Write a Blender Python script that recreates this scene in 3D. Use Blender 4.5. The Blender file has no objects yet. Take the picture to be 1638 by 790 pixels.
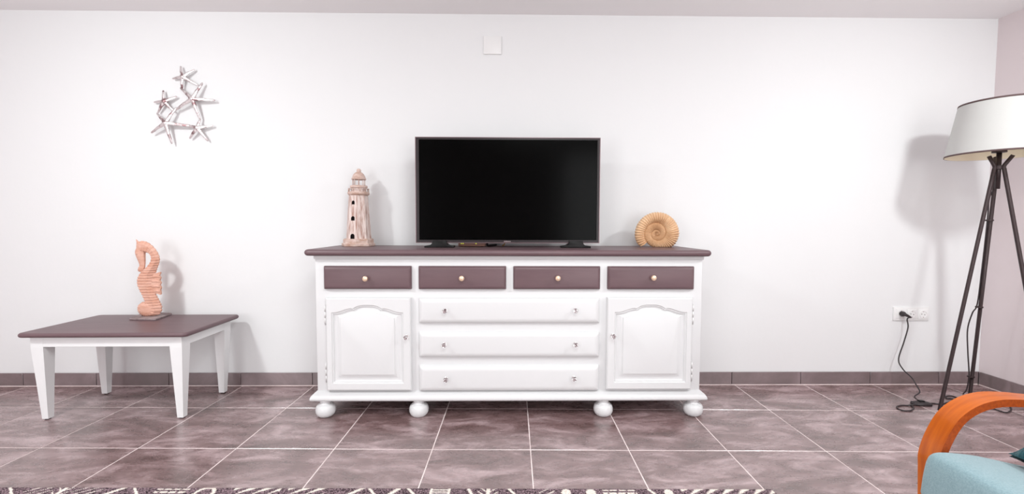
import bpy, bmesh, math, random
import numpy as np
from mathutils import Vector, Matrix

random.seed(7)
SC = bpy.context.scene
COL = SC.collection

# ------------------------------------------------------------------ camera
IW, IH = 1638, 790
FPX = 707.37                       # focal length in pixels of the 1638 px frame
YAW, PITCH, ROLL = 0.0134, 0.0502, -0.0028
CAM_H, CAM_D = 1.028, 2.798        # eye height, distance to the long wall (Y = 0)
CAM = np.array([0.0, -CAM_D, CAM_H])


def cam_axes():
    f = np.array([math.sin(YAW)*math.cos(PITCH), math.cos(YAW)*math.cos(PITCH), -math.sin(PITCH)])
    r = np.array([math.cos(YAW), -math.sin(YAW), 0.0])
    d = np.cross(f, r)
    r2 = math.cos(ROLL)*r + math.sin(ROLL)*d
    d2 = -math.sin(ROLL)*r + math.cos(ROLL)*d
    return r2, d2, f


AR, AD, AF = cam_axes()
cam_data = bpy.data.cameras.new('camera')
cam_data.sensor_fit = 'HORIZONTAL'
cam_data.sensor_width = 36.0
cam_data.lens = FPX/IW*36.0
cam_data.clip_start = 0.02
cam = bpy.data.objects.new('camera', cam_data)
COL.objects.link(cam)
cam.matrix_world = Matrix(((AR[0], -AD[0], -AF[0], CAM[0]),
                           (AR[1], -AD[1], -AF[1], CAM[1]),
                           (AR[2], -AD[2], -AF[2], CAM[2]),
                           (0, 0, 0, 1)))
SC.camera = cam


def _ray(x, y):
    return AR*((x-IW/2)/FPX) + AD*((y-IH/2)/FPX) + AF


def at_y(x, y, Y):                 # where a photo pixel meets the upright plane at depth Y
    d = _ray(x, y)
    return CAM + d*((Y-CAM[1])/d[1])


def at_z(x, y, z):                 # where a photo pixel meets the level plane at height z
    d = _ray(x, y)
    return CAM + d*((z-CAM[2])/d[2])


# ------------------------------------------------------------------ light
world = bpy.data.worlds.new('world')
SC.world = world
world.use_nodes = True
world.node_tree.nodes['Background'].inputs[0].default_value = (1.0, 0.93, 0.95, 1)
world.node_tree.nodes['Background'].inputs[1].default_value = 0.0


def area_light(name, loc, target, size, power, color=(1, 1, 1), spread=math.pi):
    l = bpy.data.lights.new(name, 'AREA')
    l.shape = 'DISK'
    l.size = size
    l.energy = power
    l.color = color
    l.spread = spread
    o = bpy.data.objects.new(name, l)
    COL.objects.link(o)
    o.location = loc
    o.rotation_euler = (Vector(target)-Vector(loc)).to_track_quat('-Z', 'Y').to_euler()
    return o


# two round ceiling lights, one to either side, shining down
area_light('ceiling_area_light', (-2.2, -1.85, 2.24), (-1.95, -1.0, 0.0), 0.24, 20.5, (0.95, 1.0, 0.995))
area_light('ceiling_area_light', (2.35, -1.8, 2.24), (2.05, -1.0, 0.0), 0.24, 17.5, (0.95, 1.0, 0.995))
# broad round fill light added under the ceiling in the middle of the room
area_light('ceiling_area_light', (0.3, -2.5, 2.27), (0.3, -2.3, 0.0), 0.9, 26, (0.95, 1.0, 0.995))
# two upright fill lights added behind the camera; that wall has no windows
for wx, wp in ((-2.45, 33), (1.75, 33)):
    wl = area_light('rear_fill_light', (wx, -4.86, 1.15), (wx*0.6, 0.0, 0.9), 1.6, wp, (0.945, 0.995, 1.0))
    wl.data.shape = 'RECTANGLE'
    wl.data.size, wl.data.size_y = 1.6, 2.0
    wl.rotation_euler = (math.radians(90), 0, 0)

vs = SC.view_settings
vs.view_transform = 'Standard'
vs.look = 'None'
vs.gamma = 1.0
vs.use_curve_mapping = False
vs.exposure = 0.50

# ------------------------------------------------------------------ materials
MATS = {}


def srgb(r, g, b):
    def c(v):
        v /= 255.0
        return v/12.92 if v <= 0.04045 else ((v+0.055)/1.055)**2.4
    return (c(r), c(g), c(b), 1.0)


def mat(name, col, rough=0.5, metal=0.0, spec=0.5, col2=None, scale=6.0, stretch=(1, 1, 1),
        bump=0.0, bump_scale=40.0, detail=5.0, lo=0.35, hi=0.65, trans=0.0, ior=1.5,
        emit=None, sheen=0.0, rand=0.0, coat=0.0):
    if name in MATS:
        return MATS[name]
    m = bpy.data.materials.new(name)
    m.use_nodes = True
    nt = m.node_tree
    b = nt.nodes['Principled BSDF']
    b.inputs['Base Color'].default_value = col
    b.inputs['Roughness'].default_value = rough
    b.inputs['Metallic'].default_value = metal
    b.inputs['Specular IOR Level'].default_value = spec
    b.inputs['IOR'].default_value = ior
    b.inputs['Transmission Weight'].default_value = trans
    b.inputs['Sheen Weight'].default_value = sheen
    b.inputs['Coat Weight'].default_value = coat
    if emit:
        b.inputs['Emission Color'].default_value = emit[0]
        b.inputs['Emission Strength'].default_value = emit[1]
    tc = nt.nodes.new('ShaderNodeTexCoord')
    mp = nt.nodes.new('ShaderNodeMapping')
    mp.inputs['Scale'].default_value = stretch
    nt.links.new(tc.outputs['Object'], mp.inputs['Vector'])
    if rand:
        oi = nt.nodes.new('ShaderNodeObjectInfo')
        cx = nt.nodes.new('ShaderNodeCombineXYZ')
        mu = nt.nodes.new('ShaderNodeMath')
        mu.operation = 'MULTIPLY'
        mu.inputs[1].default_value = rand
        nt.links.new(oi.outputs['Random'], mu.inputs[0])
        nt.links.new(mu.outputs[0], cx.inputs[2])
        nt.links.new(mu.outputs[0], cx.inputs[0])
        nt.links.new(cx.outputs[0], mp.inputs['Location'])
    if col2:
        n = nt.nodes.new('ShaderNodeTexNoise')
        n.inputs['Scale'].default_value = scale
        n.inputs['Detail'].default_value = detail
        n.inputs['Roughness'].default_value = 0.6
        nt.links.new(mp.outputs[0], n.inputs['Vector'])
        r = nt.nodes.new('ShaderNodeValToRGB')
        r.color_ramp.elements[0].position = lo
        r.color_ramp.elements[1].position = hi
        r.color_ramp.elements[0].color = col
        r.color_ramp.elements[1].color = col2
        nt.links.new(n.outputs['Fac'], r.inputs[0])
        nt.links.new(r.outputs[0], b.inputs['Base Color'])
    if bump:
        n2 = nt.nodes.new('ShaderNodeTexNoise')
        n2.inputs['Scale'].default_value = bump_scale
        n2.inputs['Detail'].default_value = 4
        nt.links.new(mp.outputs[0], n2.inputs['Vector'])
        bp = nt.nodes.new('ShaderNodeBump')
        bp.inputs['Strength'].default_value = bump
        bp.inputs['Distance'].default_value = 0.01
        nt.links.new(n2.outputs['Fac'], bp.inputs['Height'])
        nt.links.new(bp.outputs[0], b.inputs['Normal'])
    MATS[name] = m
    return m


M_WALL = mat('wall_paint', (0.80, 0.80, 0.805, 1), 0.75, bump=0.06, bump_scale=30, spec=0.2)
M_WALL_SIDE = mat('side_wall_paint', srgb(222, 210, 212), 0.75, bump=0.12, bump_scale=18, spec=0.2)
M_CEIL = mat('ceiling_paint', srgb(246, 243, 244), 0.8, spec=0.2)
M_GROUT = mat('grout', srgb(240, 226, 224), 0.85, col2=srgb(205, 186, 185), scale=5, lo=0.45, hi=0.75)
M_DARKGAP = mat('skirting_gap', srgb(62, 52, 54), 0.9, spec=0.1)
M_MAUVE = mat('mauve_chalk_paint', srgb(101, 78, 83), 0.42, col2=srgb(109, 86, 90), scale=3,
              stretch=(1, 6, 6), bump=0.05, bump_scale=60)
M_WHITE = mat('white_chalk_paint', (0.735, 0.735, 0.742, 1), 0.42, bump=0.03, bump_scale=50)
M_TABLEWHITE = mat('white_satin_paint', (0.82, 0.82, 0.825, 1), 0.38, bump=0.02, bump_scale=50)
M_BLACKPL = mat('black_plastic', (0.006, 0.0055, 0.0055, 1), 0.35, spec=0.2)
M_BEZEL = mat('tv_bezel_plastic', srgb(44, 37, 39), 0.35, spec=0.3)
M_SCREEN = mat('tv_screen_glass', (0.001, 0.001, 0.001, 1), 0.16, spec=0.05)
M_CRYSTAL = mat('crystal_glass', (0.96, 0.93, 0.94, 1), 0.02, trans=1.0, ior=1.5)
M_CHROME = mat('chrome', (0.75, 0.72, 0.72, 1), 0.2, metal=1.0)
M_KNOB = mat('pearly_brass', srgb(226, 190, 160), 0.28, metal=0.35, col2=srgb(245, 225, 205), scale=60)
M_HINGE = mat('painted_hinge', (0.78, 0.77, 0.77, 1), 0.35, metal=0.2)
M_SILVER = mat('silver_leaf', srgb(226, 219, 219), 0.36, metal=0.8, col2=srgb(140, 110, 112),
               scale=24, lo=0.49, hi=0.62, bump=0.18, bump_scale=90)
M_SEAHORSE = mat('pink_limed_wood', srgb(206, 152, 130), 0.7, col2=srgb(224, 178, 160), scale=14,
                 stretch=(1, 1, 3), bump=0.25, bump_scale=70)
M_SLATE = mat('slate', srgb(120, 104, 104), 0.7, col2=srgb(168, 152, 152), scale=22, bump=0.5, bump_scale=40)
M_DRIFT = mat('whitewashed_wood', srgb(176, 140, 128), 0.75, col2=srgb(226, 209, 203), scale=34,
              stretch=(3, 3, 0.35), lo=0.36, hi=0.56, bump=0.3, bump_scale=60)
M_DRIFT2 = mat('whitewashed_edge_wood', srgb(184, 148, 130), 0.75, col2=srgb(218, 196, 188), scale=22,
               stretch=(1, 1, 2), bump=0.3, bump_scale=60)
M_HOLESHADE = mat('window_hole_shade', (0.01, 0.008, 0.008, 1), 0.9, spec=0.0)  # near-black stands for the shade inside the lighthouse window holes
M_SHELL = mat('fossil_resin', srgb(204, 160, 120), 0.45, col2=srgb(232, 197, 160), scale=10, bump=0.12, bump_scale=80)
M_LAMPMETAL = mat('dark_brown_metal', srgb(58, 45, 46), 0.38, metal=0.3)
M_SHADE = mat('lamp_shade_cotton', (0.60, 0.596, 0.58, 1), 0.8, spec=0.1, bump=0.1, bump_scale=300)
M_SHADEIN = mat('lamp_shade_lining', srgb(250, 240, 218), 0.7, spec=0.2)
M_SHADERIM = mat('lamp_shade_trim', srgb(92, 72, 72), 0.7)
M_PLATE = mat('white_switch_plastic', (0.84, 0.835, 0.83, 1), 0.3)
M_SOCKIN = mat('socket_plastic', (0.82, 0.80, 0.795, 1), 0.35)
M_CABLE = mat('black_cable_rubber', srgb(46, 38, 40), 0.5)
M_YCABLE = mat('yellow_cable_rubber', srgb(190, 140, 50), 0.5)
M_DECODER = mat('set_top_box_plastic', srgb(190, 140, 125), 0.45)
M_LED = mat('green_led', (0.6, 0.7, 0.05, 1), 0.4, emit=((0.75, 0.9, 0.05, 1), 0.35))
M_ARMWOOD = mat('honey_bentwood', srgb(172, 76, 3), 0.32, col2=srgb(204, 102, 8), scale=5,
                stretch=(1.2, 14, 1.2), lo=0.3, hi=0.7, coat=0.1)
M_ARMEDGE = mat('honey_ply_edge', srgb(176, 76, 4), 0.45, col2=srgb(146, 56, 2), scale=120, stretch=(1, 1, 1))
M_SEAT = mat('pale_blue_fabric', srgb(126, 153, 160), 0.95, spec=0.1, col2=srgb(143, 168, 175), scale=260,
             bump=0.25, bump_scale=420, sheen=0.3)
M_TEAL = mat('dark_teal_fabric', srgb(18, 62, 70), 0.95, spec=0.1, col2=srgb(30, 84, 92), scale=120,
             bump=0.4, bump_scale=260, sheen=0.2)
M_RUBBER = mat('black_felt_glide', (0.02, 0.018, 0.018, 1), 0.8)


def tile_material(name, c1, c2, c3, rough):
    m = bpy.data.materials.new(name)
    m.use_nodes = True
    nt = m.node_tree
    b = nt.nodes['Principled BSDF']
    b.inputs['IOR'].default_value = 2.5
    N = nt.nodes.new
    L = nt.links.new
    geo = N('ShaderNodeNewGeometry')
    oi = N('ShaderNodeObjectInfo')
    mul = N('ShaderNodeMath')
    mul.operation = 'MULTIPLY'
    mul.inputs[1].default_value = 37.0
    L(oi.outputs['Random'], mul.inputs[0])
    cx = N('ShaderNodeCombineXYZ')
    L(mul.outputs[0], cx.inputs[2])
    add = N('ShaderNodeVectorMath')
    add.operation = 'ADD'
    L(geo.outputs['Position'], add.inputs[0])
    L(cx.outputs[0], add.inputs[1])
    mp = N('ShaderNodeMapping')
    mp.inputs['Scale'].default_value = (1.0, 2.6, 1.0)
    L(add.outputs[0], mp.inputs['Vector'])
    n1 = N('ShaderNodeTexNoise')
    n1.inputs['Scale'].default_value = 3.6
    n1.inputs['Detail'].default_value = 8
    n1.inputs['Roughness'].default_value = 0.68
    n1.inputs['Distortion'].default_value = 0.6
    L(mp.outputs[0], n1.inputs['Vector'])
    n2 = N('ShaderNodeTexNoise')
    n2.inputs['Scale'].default_value = 14
    n2.inputs['Detail'].default_value = 6
    n2.inputs['Roughness'].default_value = 0.7
    L(mp.outputs[0], n2.inputs['Vector'])
    r1 = N('ShaderNodeValToRGB')
    e = r1.color_ramp.elements
    e[0].position, e[0].color = 0.34, c1
    e[1].position, e[1].color = 0.66, c3
    k = r1.color_ramp.elements.new(0.5)
    k.color = c2
    L(n1.outputs['Fac'], r1.inputs[0])
    mx = N('ShaderNodeMix')
    mx.data_type = 'RGBA'
    mx.blend_type = 'OVERLAY'
    mx.inputs[0].default_value = 0.30
    L(r1.outputs[0], mx.inputs[6])
    L(n2.outputs['Fac'], mx.inputs[7])
    L(mx.outputs[2], b.inputs['Base Color'])
    rr = N('ShaderNodeMapRange')
    rr.inputs['From Min'].default_value = 0.3
    rr.inputs['From Max'].default_value = 0.7
    rr.inputs['To Min'].default_value = rough-0.06
    rr.inputs['To Max'].default_value = rough+0.08
    L(n2.outputs['Fac'], rr.inputs[0])
    L(rr.outputs[0], b.inputs['Roughness'])
    bp = N('ShaderNodeBump')
    bp.inputs['Strength'].default_value = 0.008
    bp.inputs['Distance'].default_value = 0.01
    L(n2.outputs['Fac'], bp.inputs['Height'])
    L(bp.outputs[0], b.inputs['Normal'])
    return m


M_TILE = tile_material('mauve_stone_tile', srgb(93, 68, 66), srgb(127, 100, 100), srgb(180, 155, 157), 0.28)
M_SKIRT = tile_material('mauve_stone_skirting', srgb(92, 74, 74), srgb(112, 92, 94), srgb(134, 114, 117), 0.5)


def rug_material():
    m = bpy.data.materials.new('woven_rug_pile')
    m.use_nodes = True
    nt = m.node_tree
    b = nt.nodes['Principled BSDF']
    N, L = nt.nodes.new, nt.links.new
    at = N('ShaderNodeAttribute')
    at.attribute_name = 'weave'
    tc = N('ShaderNodeTexCoord')
    n = N('ShaderNodeTexNoise')
    n.inputs['Scale'].default_value = 190
    n.inputs['Detail'].default_value = 3
    L(tc.outputs['Object'], n.inputs['Vector'])
    r = N('ShaderNodeValToRGB')
    r.color_ramp.elements[0].position, r.color_ramp.elements[0].color = 0.40, srgb(44, 33, 38)
    r.color_ramp.elements[1].position, r.color_ramp.elements[1].color = 0.66, srgb(165, 140, 148)
    L(n.outputs['Fac'], r.inputs[0])
    r2 = N('ShaderNodeValToRGB')
    r2.color_ramp.elements[0].position, r2.color_ramp.elements[0].color = 0.25, srgb(190, 172, 165)
    r2.color_ramp.elements[1].position, r2.color_ramp.elements[1].color = 0.5, srgb(240, 230, 220)
    L(n.outputs['Fac'], r2.inputs[0])
    mx = N('ShaderNodeMix')
    mx.data_type = 'RGBA'
    L(at.outputs['Fac'], mx.inputs[0])
    L(r.outputs[0], mx.inputs[6])
    L(r2.outputs[0], mx.inputs[7])
    L(mx.outputs[2], b.inputs['Base Color'])
    b.inputs['Roughness'].default_value = 0.95
    b.inputs['Specular IOR Level'].default_value = 0.1
    bp = N('ShaderNodeBump')
    bp.inputs['Strength'].default_value = 0.5
    bp.inputs['Distance'].default_value = 0.004
    L(n.outputs['Fac'], bp.inputs['Height'])
    L(bp.outputs[0], b.inputs['Normal'])
    return m


# ------------------------------------------------------------------ helpers
def link(name, me, material=None, parent=None, loc=(0, 0, 0), rot=(0, 0, 0)):
    o = bpy.data.objects.new(name, me)
    COL.objects.link(o)
    if material is not None and not me.materials:
        me.materials.append(material)
    o.location = loc
    o.rotation_euler = rot
    if parent is not None:
        o.parent = parent
    return o


def tag(o, label=None, cat=None, group=None, kind=None):
    if label:
        o['label'] = label
    if cat:
        o['category'] = cat
    if group:
        o['group'] = group
    if kind:
        o['kind'] = kind
    return o


def thing(name, label, cat, loc=(0, 0, 0), rotz=0.0, group=None):
    o = bpy.data.objects.new(name, None)
    COL.objects.link(o)
    o.empty_display_size = 0.05
    o.location = loc
    o.rotation_euler = (0, 0, rotz)
    return tag(o, label, cat, group)


def mesh_py(name, verts, faces, smooth=False, off=(0, 0, 0), fix=True):
    me = bpy.data.meshes.new(name)
    me.from_pydata([(v[0]-off[0], v[1]-off[1], v[2]-off[2]) for v in verts], [], faces)
    if fix:
        bm = bmesh.new()
        bm.from_mesh(me)
        bmesh.ops.recalc_face_normals(bm, faces=bm.faces)
        bm.to_mesh(me)
        bm.free()
    if smooth:
        me.polygons.foreach_set('use_smooth', [True]*len(me.polygons))
    me.update()
    return me


def box_mesh(name, x0, x1, y0, y1, z0, z1, bevel=0.0, seg=2, off=(0, 0, 0)):
    bm = bmesh.new()
    bmesh.ops.create_cube(bm, size=1.0)
    for v in bm.verts:
        v.co = Vector((x0+(v.co.x+0.5)*(x1-x0)-off[0], y0+(v.co.y+0.5)*(y1-y0)-off[1],
                       z0+(v.co.z+0.5)*(z1-z0)-off[2]))
    if bevel:
        bmesh.ops.bevel(bm, geom=list(bm.edges), offset=bevel, segments=seg, profile=0.5, affect='EDGES')
    me = bpy.data.meshes.new(name)
    bm.to_mesh(me)
    bm.free()
    if bevel:
        me.polygons.foreach_set('use_smooth', [True]*len(me.polygons))
        try:
            me.set_sharp_from_angle(angle=math.radians(40))
        except Exception:
            pass
    return me


def lathe_mesh(name, prof, seg=32, axis='z', off=(0, 0, 0), smooth=True, phase=0.0, sharp=35):
    """prof: list of (radius, height)."""
    vs_, fs = [], []
    n = len(prof)
    for r, h in prof:
        for k in range(seg):
            a = phase+2*math.pi*k/seg
            if axis == 'z':
                p = (r*math.cos(a), r*math.sin(a), h)
            elif axis == '-y':
                p = (r*math.cos(a), -h, r*math.sin(a))
            vs_.append(p)
    for i in range(n-1):
        for k in range(seg):
            a, b = i*seg+k, i*seg+(k+1) % seg
            fs.append((a, b, b+seg, a+seg))
    fs.append(tuple(range(seg)))
    fs.append(tuple((n-1)*seg+k for k in range(seg)))
    me = mesh_py(name, vs_, fs, smooth, off)
    if smooth:
        me.set_sharp_from_angle(angle=math.radians(sharp))
    return me


def catmull(pts, sub=6):
    pts = [np.array(p, float) for p in pts]
    P = [2*pts[0]-pts[1]]+pts+[2*pts[-1]-pts[-2]]
    out = []
    for i in range(1, len(P)-2):
        for s in range(sub):
            t = s/sub
            a, b, c, d = P[i-1], P[i], P[i+1], P[i+2]
            out.append(0.5*((2*b)+(-a+c)*t+(2*a-5*b+4*c-d)*t*t+(-a+3*b-3*c+d)*t**3))
    out.append(pts[-1])
    return out


def tube_geo(path, rad, sides=10, aspect=1.0, up=(0, 1, 0), phase=0.0, base=0):
    """Tube round a path; returns verts, faces.  rad: number or list.  aspect scales along 'up'."""
    n = len(path)
    path = [Vector(p) for p in path]
    if not hasattr(rad, '__len__'):
        rad = [rad]*n
    vs_, fs = [], []
    upv = Vector(up)
    prev = None
    for i in range(n):
        t = (path[min(i+1, n-1)]-path[max(i-1, 0)]).normalized()
        if prev is None:
            u = upv-t*upv.dot(t)
            if u.length < 1e-3:
                u = t.orthogonal()
        else:
            u = prev-t*prev.dot(t)
        u.normalize()
        prev = u
        w = t.cross(u)
        for k in range(sides):
            a = phase+2*math.pi*k/sides
            vs_.append(path[i]+w*(rad[i]*math.cos(a))+u*(rad[i]*aspect*math.sin(a)))
    for i in range(n-1):
        for k in range(sides):
            a, b = base+i*sides+k, base+i*sides+(k+1) % sides
            fs.append((a, b, b+sides, a+sides))
    fs.append(tuple(base+k for k in range(sides)))
    fs.append(tuple(base+(n-1)*sides+k for k in range(sides)))
    return vs_, fs


def tube_mesh(name, path, rad, sides=10, aspect=1.0, up=(0, 1, 0), off=(0, 0, 0), smooth=True, phase=0.0):
    v, f = tube_geo(path, rad, sides, aspect, up, phase)
    return mesh_py(name, v, f, smooth, off)


def prism_mesh(name, poly, y0, y1, off=(0, 0, 0), bevel=0.0, smooth=False, plane='xz', seg=2):
    """Extrude an outline given in XZ (along Y) or XY (along Z)."""
    bm = bmesh.new()
    if plane == 'xz':
        vs_ = [bm.verts.new((x-off[0], y0-off[1], z-off[2])) for x, z in poly]
        d = Vector((0, y1-y0, 0))
    else:
        vs_ = [bm.verts.new((x-off[0], y-off[1], y0-off[2])) for x, y in poly]
        d = Vector((0, 0, y1-y0))
    f = bm.faces.new(vs_)
    r = bmesh.ops.extrude_face_region(bm, geom=[f])
    nv = [g for g in r['geom'] if isinstance(g, bmesh.types.BMVert)]
    bmesh.ops.translate(bm, verts=nv, vec=d)
    bmesh.ops.recalc_face_normals(bm, faces=bm.faces)
    if bevel:
        es = [e for e in bm.edges if len(e.link_faces) == 2 and e.calc_face_angle(0) > 0.9]
        bmesh.ops.bevel(bm, geom=es, offset=bevel, segments=seg, profile=0.5, affect='EDGES')
    me = bpy.data.meshes.new(name)
    bm.to_mesh(me)
    bm.free()
    if smooth or bevel:
        me.polygons.foreach_set('use_smooth', [True]*len(me.polygons))
        me.set_sharp_from_angle(angle=math.radians(40))
    return me


def join_geo(parts):
    V, F = [], []
    for v, f in parts:
        b = len(V)
        V += [tuple(p) for p in v]
        F += [tuple(i+b for i in q) for q in f]
    return V, F


# ------------------------------------------------------------------ the room
RX0, RX1, RY0, RY1, RZ = -3.75, 3.082, -4.9, 0.0, 2.324
TH = 0.12


def structure(name, me, m, label):
    return tag(link(name, me, m), label, None, None, 'structure')


floor = structure('floor', box_mesh('floor', RX0-TH, RX1+TH, RY0-TH, RY1+TH, -0.10, -0.0011), M_GROUT,
                  'floor of large mauve stone tiles with pale grout joints')
structure('ceiling', box_mesh('ceiling', RX0-TH, RX1+TH, RY0-TH, RY1+TH, RZ, RZ+0.1), M_CEIL,
          'flat white ceiling over the whole room')
structure('wall_back', box_mesh('wall_back', RX0-TH, RX1+TH, 0.0, TH, -0.0025, RZ), M_WALL,
          'long plain white wall behind the sideboard')
structure('wall_right', box_mesh('wall_right', RX1, RX1+TH, RY0, 0.0, -0.0025, RZ), M_WALL_SIDE,
          'shaded pale mauve side wall beside the floor lamp')
structure('wall_left', box_mesh('wall_left', RX0-TH, RX0, RY0, 0.0, -0.0025, RZ), M_WALL_SIDE,
          'plain side wall beyond the low table')
structure('wall_front', box_mesh('wall_front', RX0-TH, RX1+TH, RY0-TH, RY0, -0.0025, RZ), M_WALL_SIDE,
          'plain wall facing the sideboard')

# floor tiles: the grid lies about one degree off the long wall
T = 0.45
G_ANG, GX, GY = -0.0168, 0.1214, -0.3755
JOINT = 0.0044
ca, sa = math.cos(G_ANG), math.sin(G_ANG)


def clip_poly(poly, nx, ny, c):        # keep nx*x + ny*y <= c
    out = []
    for i in range(len(poly)):
        a, b = poly[i], poly[(i+1) % len(poly)]
        da, db = nx*a[0]+ny*a[1]-c, nx*b[0]+ny*b[1]-c
        if da <= 0:
            out.append(a)
        if (da < 0 < db) or (db < 0 < da):
            t = da/(da-db)
            out.append((a[0]+(b[0]-a[0])*t, a[1]+(b[1]-a[1])*t))
    return out


def tile_prism(poly):
    bv = 0.0013
    cx_ = sum(p[0] for p in poly)/len(poly)
    cy_ = sum(p[1] for p in poly)/len(poly)
    n = len(poly)
    V = [(x, y, -0.0035) for x, y in poly]+[(x, y, -bv) for x, y in poly]
    for x, y in poly:
        d = math.hypot(x-cx_, y-cy_) or 1
        V.append((x-(x-cx_)/d*bv*1.4, y-(y-cy_)/d*bv*1.4, 0.0))
    F = []
    for k in (0, n):
        for i in range(n):
            F.append((k+i, k+(i+1) % n, k+n+(i+1) % n, k+n+i))
    F.append(tuple(2*n+i for i in range(n)))
    return mesh_py('tile', V, F)


hh = T/2-JOINT/2
whole = tile_prism([(-hh, -hh), (hh, -hh), (hh, hh), (-hh, hh)])
whole.materials.append(M_TILE)
for i in range(-10, 9):
    for j in range(-11, 2):
        u, v = (i+0.5)*T, (j+0.5)*T
        cx, cy = GX+u*ca-v*sa, GY+u*sa+v*ca
        poly = []
        for du, dv in ((-hh, -hh), (hh, -hh), (hh, hh), (-hh, hh)):
            uu, vv = u+du, v+dv
            poly.append((GX+uu*ca-vv*sa, GY+uu*sa+vv*ca))
        m_in = 0.013
        cl = clip_poly(poly, 1, 0, RX1-m_in)
        cl = cl and clip_poly(cl, -1, 0, -(RX0+m_in))
        cl = cl and clip_poly(cl, 0, 1, RY1-m_in)
        cl = cl and clip_poly(cl, 0, -1, -(RY0+m_in))
        if not cl or len(cl) < 3:
            continue
        xs = [p[0] for p in cl]
        ys = [p[1] for p in cl]
        if max(xs)-min(xs) < 0.02 or max(ys)-min(ys) < 0.02:
            continue
        if cl == poly:
            link('tile', whole, None, floor, (cx, cy, 0), (0, 0, G_ANG))
        else:
            me = tile_prism([(x-cx, y-cy) for x, y in cl])
            link('tile', me, M_TILE, floor, (cx, cy, 0))

# skirting tiles
SK_H, SK_T = 0.083, 0.011
bb = structure('baseboard_back', box_mesh('baseboard_back', RX0, RX1, -0.004, 0.0, -0.0024, SK_H-0.003), M_DARKGAP,
               'mauve tile skirting along the foot of the long wall')
joints = [float(at_y(x, 606, -SK_T)[0]) for x in (36.7, 154, 269.8, 384.6, 499.7)]
right_j = [float(at_y(x, 604, -SK_T)[0]) for x in (1170.8, 1281, 1391.9, 1502)]
xs = [joints[0]-0.45*2, joints[0]-0.45]+joints
k = (right_j[0]-joints[-1])/6.0
xs += [joints[-1]+k*q for q in range(1, 6)]+right_j+[RX1-0.0094]
for a, b in zip(xs[:-1], xs[1:]):
    link('skirting_tile', box_mesh('skirting_tile', a+0.0018, b-0.0018, -SK_T, -0.002, 0.0035, SK_H, 0.0012, 1), M_SKIRT, bb)
link('grout_line', box_mesh('grout_line', RX0, RX1-0.012, -SK_T+0.0015, -0.003, -0.002, 0.0035), M_GROUT, bb)
br = structure('baseboard_right', box_mesh('baseboard_right', RX1-0.004, RX1, RY0, -0.012, -0.0024, SK_H-0.003), M_DARKGAP,
               'dark tile skirting along the shaded side wall')
y = -0.014
for k in range(9):
    w = 0.33 if k == 0 else 0.45
    link('skirting_tile', box_mesh('skirting_tile', RX1-SK_T, RX1-0.002, y-w+0.002, y-0.002, 0.0035, SK_H, 0.0012, 1), M_SKIRT, br)
    y -= w
link('grout_line', box_mesh('grout_line', RX1-SK_T+0.0015, RX1-0.003, RY0, -0.014, -0.002, 0.0035), M_GROUT, br)

# ------------------------------------------------------------------ sideboard
SB = (0.02, -0.24, 0.0)
sb = thing('sideboard', 'long white sideboard with mauve top and mauve drawers, standing on bun feet', 'sideboard', SB)
FRONT = -0.462                    # face of the carcass
BX0, BX1 = -1.006, 1.047


def sbp(name, me, m, parent=sb, loc=(0, 0, 0)):
    return link(name, me, m, parent, loc)


sbp('body', box_mesh('body', BX0, BX1, FRONT, -0.02, 0.118, 0.862, 0.004, 2, SB), M_WHITE)


def top_slab(name, x0, x1, y0, y1, z0, z1, rc, off, nose):
    """Board with rounded corners in plan and a full bull-nose edge."""
    hz, zc = (z1-z0)/2, (z0+z1)/2
    corners = [(x1-rc, y1-rc, 0), (x0+rc, y1-rc, 90), (x0+rc, y0+rc, 180), (x1-rc, y0+rc, 270)]
    rings = []
    prof = [(nose, z0)]+[(nose*(1-math.cos(t)), zc+hz*math.sin(t)) for t in
                         [math.radians(a) for a in (-70, -45, -20, 0, 20, 45, 70)]]+[(nose, z1)]
    V, F = [], []
    n = 0
    for ins, z in prof:
        n = 0
        for cx_, cy_, a0 in corners:
            for s in range(6):
                a = math.radians(a0+90*s/5)
                V.append((cx_+(rc-ins)*math.cos(a), cy_+(rc-ins)*math.sin(a), z))
                n += 1
    for i in range(len(prof)-1):
        for k_ in range(n):
            F.append((i*n+k_, i*n+(k_+1) % n, (i+1)*n+(k_+1) % n, (i+1)*n+k_))
    F.append(tuple(range(n)))
    F.append(tuple((len(prof)-1)*n+k_ for k_ in range(n)))
    me = mesh_py(name, V, F, True, off)
    me.set_sharp_from_angle(angle=math.radians(50))
    return me


SB_TOP = 0.8975
sbp('top', top_slab('top', -1.052, 1.083, -0.508, -0.014, 0.864, SB_TOP, 0.03, SB, 0.017), M_MAUVE)
sbp('cornice', box_mesh('cornice', BX0-0.006, BX1+0.006, FRONT-0.008, -0.02, 0.845, 0.866, 0.004, 2, SB), M_WHITE)
# base moulding: ogee in three steps
prof = [(0.0, 0.140), (0.006, 0.134), (0.020, 0.124), (0.029, 0.112), (0.031, 0.102), (0.029, 0.094), (0.024, 0.0905), (0.0, 0.0905)]
V, F = [], []
for ins, z in prof:
    V += [(BX0-ins, FRONT-ins, z), (BX1+ins, FRONT-ins, z), (BX1+ins, -0.02, z), (BX0-ins, -0.02, z)]
for i in range(len(prof)-1):
    for k in range(4):
        F.append((i*4+k, i*4+(k+1) % 4, i*4+4+(k+1) % 4, i*4+4+k))
F += [(0, 1, 2, 3), tuple(len(V)-4+k for k in range(4))]
me = mesh_py('base_moulding', V, F, True, SB)
me.set_sharp_from_angle(angle=math.radians(50))
sbp('base_moulding', me, M_WHITE)

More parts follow.
